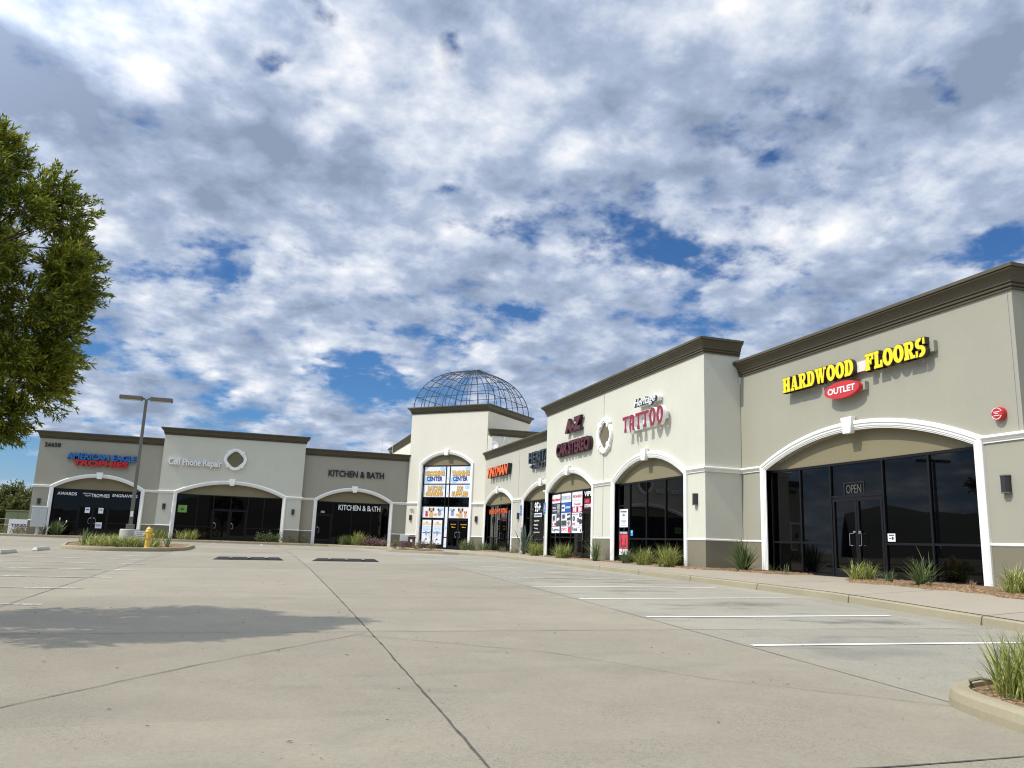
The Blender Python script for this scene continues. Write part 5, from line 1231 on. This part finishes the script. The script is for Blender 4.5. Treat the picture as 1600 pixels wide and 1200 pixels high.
m = MB(); m.box(-.34,.34,-.2,.2,.42,.88); o = m.build('cabinet', LTGREY, ub, bevel=.02)
m = MB(); m.box(-.3,.3,-.207,-.2005,.46,.84); m.box(.18,.24,-.225,-.2075,.6,.7); m.build('door', MAILBOX, o)
m = MB(); m.box(-.26,.3,-.16,.16,-.1,.419); m.build('base', BROWN, ub)
q = on_y(643, 850, 57.0); tb = thing('litter_bin', 'dark brown litter bin beside the pale utility cabinet', 'litter bin', (q.x, 57.0, 0.0), -.3)
m = MB(); m.box(-.24,.24,-.24,.24,0,.68); o = m.build('body', BROWN, tb, bevel=.03)
m = MB(); m.box(-.26,.26,-.26,.26,.682,.78); m.build('lid', BROWN, tb, bevel=.03)
m = MB(); m.box(-.07,.07,-.25,-.2405,.4,.58); m.build('label_plate', WHITE, o)
def hc(label, u, y):
    x = 13.15; t = thing('parking_sign', label, 'sign', (x, y, walk_z(x, y)), R90-.0, 'blue accessible parking signs on posts')
    m = MB(); m.tube((0,0,-.1),(0,0,2.62),.022,n=8); m.build('post', LTGREY, t)
    m = MB(); m.box(-.16,.16,-.032,-.024,2.05,2.56); p = m.build('sign_panel', BLUE, t)
    m = MB(); m.lathe([(.028,0),(.028,.004),(0,.004)], (0.0,-.033,2.46), 10, 'y'); m.box(-.02,.02,-.0365,-.033,2.30,2.42); m.box(-.02,.07,-.0372,-.0335,2.29,2.32)
    m.add([(x_*r_, -.0362, 2.24+z_*r_) for r_ in (.075,.095) for x_, z_ in [(math.cos(a), math.sin(a)) for a in np.linspace(2.2, 6.6, 12)]], [(i,i+1,i+13,i+12) for i in range(11)])
    m.build('wheelchair_symbol', WHITE, p)
hc('blue accessible parking sign on a post before the beige shop pier', 816, 40.9)
hc('blue accessible parking sign on a post at the corner of the tall white block', 853, 37.15)
tq = on_y(27, 834, 63.5); ts = thing('banner_sign', 'white TIRES banner board beyond the end shop', 'sign', (tq.x, 63.5, gz(tq.x,63.5)), 0)
m = MB(); m.box(-.62,.62,-.02,.02,.12,1.10); p = m.build('board', WHITE, ts)
m = MB(); text_mb(m, 'TIRES', -.48, .48, .58, .78, -.03, -.0205, .03); m.build('lettering', mat('print_purple', (.16,.04,.16), .5), p)
for s_ in (-.55,.55):
    m = MB(); m.box(s_-.02,s_+.02,.021,.05,-.1,1.1); m.build('stake', LTGREY, ts)
bq = on_y(31, 812, 67); tr_ = thing('transformer_box', 'olive green transformer cabinet behind the white banner', 'utility box', (bq.x, 67, gz(bq.x,67)), 0)
OLIVE = mat('box_olive', (.20,.22,.11), .6)
m = MB(); m.box(-.80,.80,-.6,.6,0,1.68); o = m.build('cabinet', OLIVE, tr_, bevel=.03)
m = MB(); m.box(-.86,.86,-.66,.66,1.681,1.76); m.build('lid', OLIVE, tr_)
for s_ in (-.4,.4):
    m = MB(); m.box(s_-.37,s_+.37,-.62,-.6005,.1,1.6); m.build('door', OLIVE, o)
fx = on_y(4, 830, 65.5).x; fe = thing('wire_fence', 'low post and wire fence at the far left edge', 'fence', (fx, 65.5, gz(fx,65.5)), 0)
for k in range(6):
    m = MB(); m.tube((-4.6+k*1.05,0,-.1),(-4.6+k*1.05,0,1.15),.035,n=8); m.build('post', LTGREY, fe)
m = MB()
for z in (.3,.7,1.1): m.tube((-4.6,0,z),(.65,0,z),.012,n=5)
m.build('wires', LTGREY, fe)
rl = on_y(606, 688, 66); rr_ = thing('roof_railing', 'faint grey guard rails on the roof behind the kitchen shop', 'railing', (rl.x, 66, 6.2), 0)
m = MB()
for xx in (-.45,.45): m.tube((xx,0,0),(xx,0,rl.z-6.2+.25),.022,n=6)
for z in (1.1,1.5,rl.z-6.2+.25): m.tube((-.45,0,z),(.45,0,z),.02,n=6)
m.build('rails', LTGREY, rr_)
# scattered leaves on the concrete
lv = MB(); rg = random.Random(5)
for k in range(260):
    x, y = rg.uniform(-4, 10), rg.uniform(4.5, 20); a = rg.uniform(0, 6.28); L = rg.uniform(.008, .026); z = gz(x, y)+.007
    c_, s_ = math.cos(a), math.sin(a); lv.add([(x-L*c_, y-L*s_, z), (x-.3*L*s_, y+.3*L*c_, z+.006), (x+L*c_, y+L*s_, z+.002), (x+.3*L*s_, y-.3*L*c_, z+.004)], [(0,1,2,3)])
tag(struct(lv.build('leaf_litter', mat('dead_leaf', (.10,.075,.045), .9), fix=False), 'stuff'), 'small dead leaves scattered over the concrete lot', 'leaves')

# ------------------------------------------------------------------ trees
def tree(label, loc, crown_c, crown_r, lumps, lump_r, twigs, per, ln, wd, m_, trunk_r, fork_z, seed, extra=(), group=None, flat=1.0, gaps=()):
    rg = np.random.default_rng(seed); t = thing('tree', label, 'tree', loc, 0, group)
    cc, cr_ = np.array(crown_c), np.array(crown_r)
    d = rg.normal(0, 1, (lumps, 3)); d /= np.linalg.norm(d, axis=1)[:, None]; rr = rg.uniform(.25, 1, lumps)**.42
    L = cc+d*rr[:, None]*(cr_-lump_r*.75)
    if len(extra): L = np.concatenate([L, np.array(extra)])
    for gx_, gz_, gr_ in gaps: L = L[np.hypot(L[:, 0]-gx_, L[:, 2]-gz_) > gr_]
    nl = len(L); Cs, Ds = [], []
    for i in range(nl):
        r = lump_r*rg.uniform(.65, 1.15); u = rg.normal(0, 1, (twigs, 3)); u /= np.linalg.norm(u, axis=1)[:, None]
        tip = L[i]+u*(r*rg.uniform(.35, 1, twigs)**.6)[:, None]*np.array([1, 1, flat])
        dirn = u+np.array([0, 0, .25])+(L[i]-cc)/np.linalg.norm(cr_)*.8; dirn /= np.linalg.norm(dirn, axis=1)[:, None]
        s_ = rg.uniform(-1, .2, (twigs, per, 1))*ln*2.2
        c = tip[:, None, :]+dirn[:, None, :]*s_+rg.normal(0, ln*.12, (twigs, per, 3)); Cs.append(c.reshape(-1, 3)); Ds.append(np.repeat(dirn, per, 0))
    V, Fq = leaf_quads(np.concatenate(Cs), rg, ln, wd, np.concatenate(Ds), .55)
    from_arrays('crown', V, Fq, m_, t)
    b = MB(); rg2 = random.Random(seed); base = Vector((0, 0, -.2)); fork = Vector((cc[0]*.3, cc[1]*.3, fork_z))
    b.pipe([base, Vector((.03,0,fork_z*.4)), fork], [trunk_r*1.25, trunk_r, trunk_r*.8], 10)
    order = sorted(range(nl), key=lambda i: L[i][2])
    for k in range(7):
        a = 2*PI*k/7+rg2.uniform(-.3,.3); end = Vector((cc[0]+cr_[0]*.55*math.cos(a), cc[1]+cr_[1]*.55*math.sin(a), cc[2]+cr_[2]*rg2.uniform(-.25,.65)))
        mid_ = fork.lerp(end, .5)+Vector((0,0,.12*cr_[2])); b.pipe([fork, mid_, end], [trunk_r*.5, trunk_r*.3, trunk_r*.12], 7)
        near = sorted(range(nl), key=lambda i: (Vector(L[i])-end).length)[:max(3, nl//6)]
        for i in near: 
            m0 = mid_.lerp(end, rg2.uniform(.1,.9)); tg = Vector(L[i]); mm = m0.lerp(tg, .5)+Vector((rg2.uniform(-.1,.1), rg2.uniform(-.1,.1), .08)); b.pipe([m0, mm, tg], [trunk_r*.14, trunk_r*.09, trunk_r*.04], 5)
            for q_ in range(3):
                u = Vector((rg2.gauss(0,1), rg2.gauss(0,1), rg2.gauss(0,1))).normalized()*lump_r*.8; b.tube(tg, tg+u, trunk_r*.04, trunk_r*.015, 4, False)
    b.build('trunk', BARK, t)
    return t
tx, ty = -4.66, 10.75; tz = gz(tx, ty)
def ex(u, v, y): p = on_y(u, v, y); return (p.x-tx-.34, y-ty, p.z-tz)
extra = [ex(40,235,10.8), ex(75,262,10.7), ex(125,305,10.7), ex(150,345,10.8), ex(160,400,10.7), ex(165,430,10.9), ex(160,465,10.6), ex(140,500,10.8), ex(130,540,10.7), ex(120,575,10.7), ex(105,610,10.8), ex(75,635,10.6), ex(45,650,10.7), ex(90,330,10.2), ex(60,400,10.1), ex(110,480,10.2), ex(70,560,10.2), ex(30,610,10.3), ex(20,300,10.2), ex(60,255,10.9), ex(135,330,10.9), ex(168,450,10.8), ex(150,420,10.4), ex(125,560,10.6), ex(115,590,10.9), ex(85,600,10.5), ex(60,660,10.8), ex(25,650,10.7), ex(100,520,10.9), ex(145,480,11.0)]
tree('big leafy green tree at the left edge, its crown cut by the frame', (tx,ty,tz), (0.0,0,4.35), (2.15,2.0,2.35), 74, .45, 72, 34, .076, .018, LEAF_TREE, .13, 1.7, 11, extra, gaps=[(ex(92,432,10.75)[0]+.1, ex(92,432,10.75)[2], .34), (ex(100,262,10.75)[0]-.15, ex(100,262,10.75)[2]-.1, .2), (ex(60,620,10.7)[0], ex(60,620,10.7)[2], .2)])
far_t = (-27.0, 50.0, gz(-27, 50))
tree('tall open tree beyond the left edge of the photo, mirrored in the flooring shop glass', far_t, (0,0,6.2), (3.6,3.4,3.0), 30, .8, 34, 12, .32, .12, LEAF_FAR, .2, 3.0, 77)
for k, (u, v, y, r, rz_, lab) in enumerate(((12, 796, 82, 2.6, 3.1, 'dusty green bushy tree beyond the end shop at the left edge'), (34, 806, 90, 2.6, 2.4, 'lower bushy tree between the left edge tree and the end shop'), (-22, 806, 86, 3.0, 2.6, 'bushy tree cut by the left edge of the photo'), (47, 792, 120, 1.5, 3.4, 'small dark tree far behind the end shop wall'))):
    p = on_y(u, v, y); z0 = gz(p.x, y)
    tree(lab, (p.x, y, z0), (0,0,p.z-z0), (r,r,rz_), 34, .75, 44, 12, .30, .11, LEAF_FAR, .16, 1.0, 21+k, group='trees beyond the end shop')
for k, (u, y, lab) in enumerate(((4, 64.6, 'pale roadside shrub at the foot of the wire fence'), (24, 62.2, 'yellow-green low shrub before the white banner'), (34, 62.0, 'low shrub at the right of the white banner'))):
    x = on_y(u, 834, y).x; shrub(lab, (x, y, gz(x,y)), .6, .75, LEAF_SHRUB, 500, .09)

# ------------------------------------------------------------------ low hills round the far side of the lot (seen in the glass)
hm = MB(); vs = []; NH = 90
for i in range(NH+1):
    a = math.radians(128+205*i/NH); h = 34+12*math.sin(i*.31)+7*math.sin(i*.83+1)+4*math.sin(i*1.9)
    for r, z in ((640,-3),(720,h*.55),(800,h),(900,h*.7),(1000,-3)): vs.append((r*math.cos(a), r*math.sin(a), z))
hm.add(vs, [(i*5+k, (i+1)*5+k, (i+1)*5+k+1, i*5+k+1) for i in range(NH) for k in range(4)])
struct(hm.build('hills', mat('hill_scrub', (.06,.062,.04), .95, var=.3, vscale=.02), smooth=True))
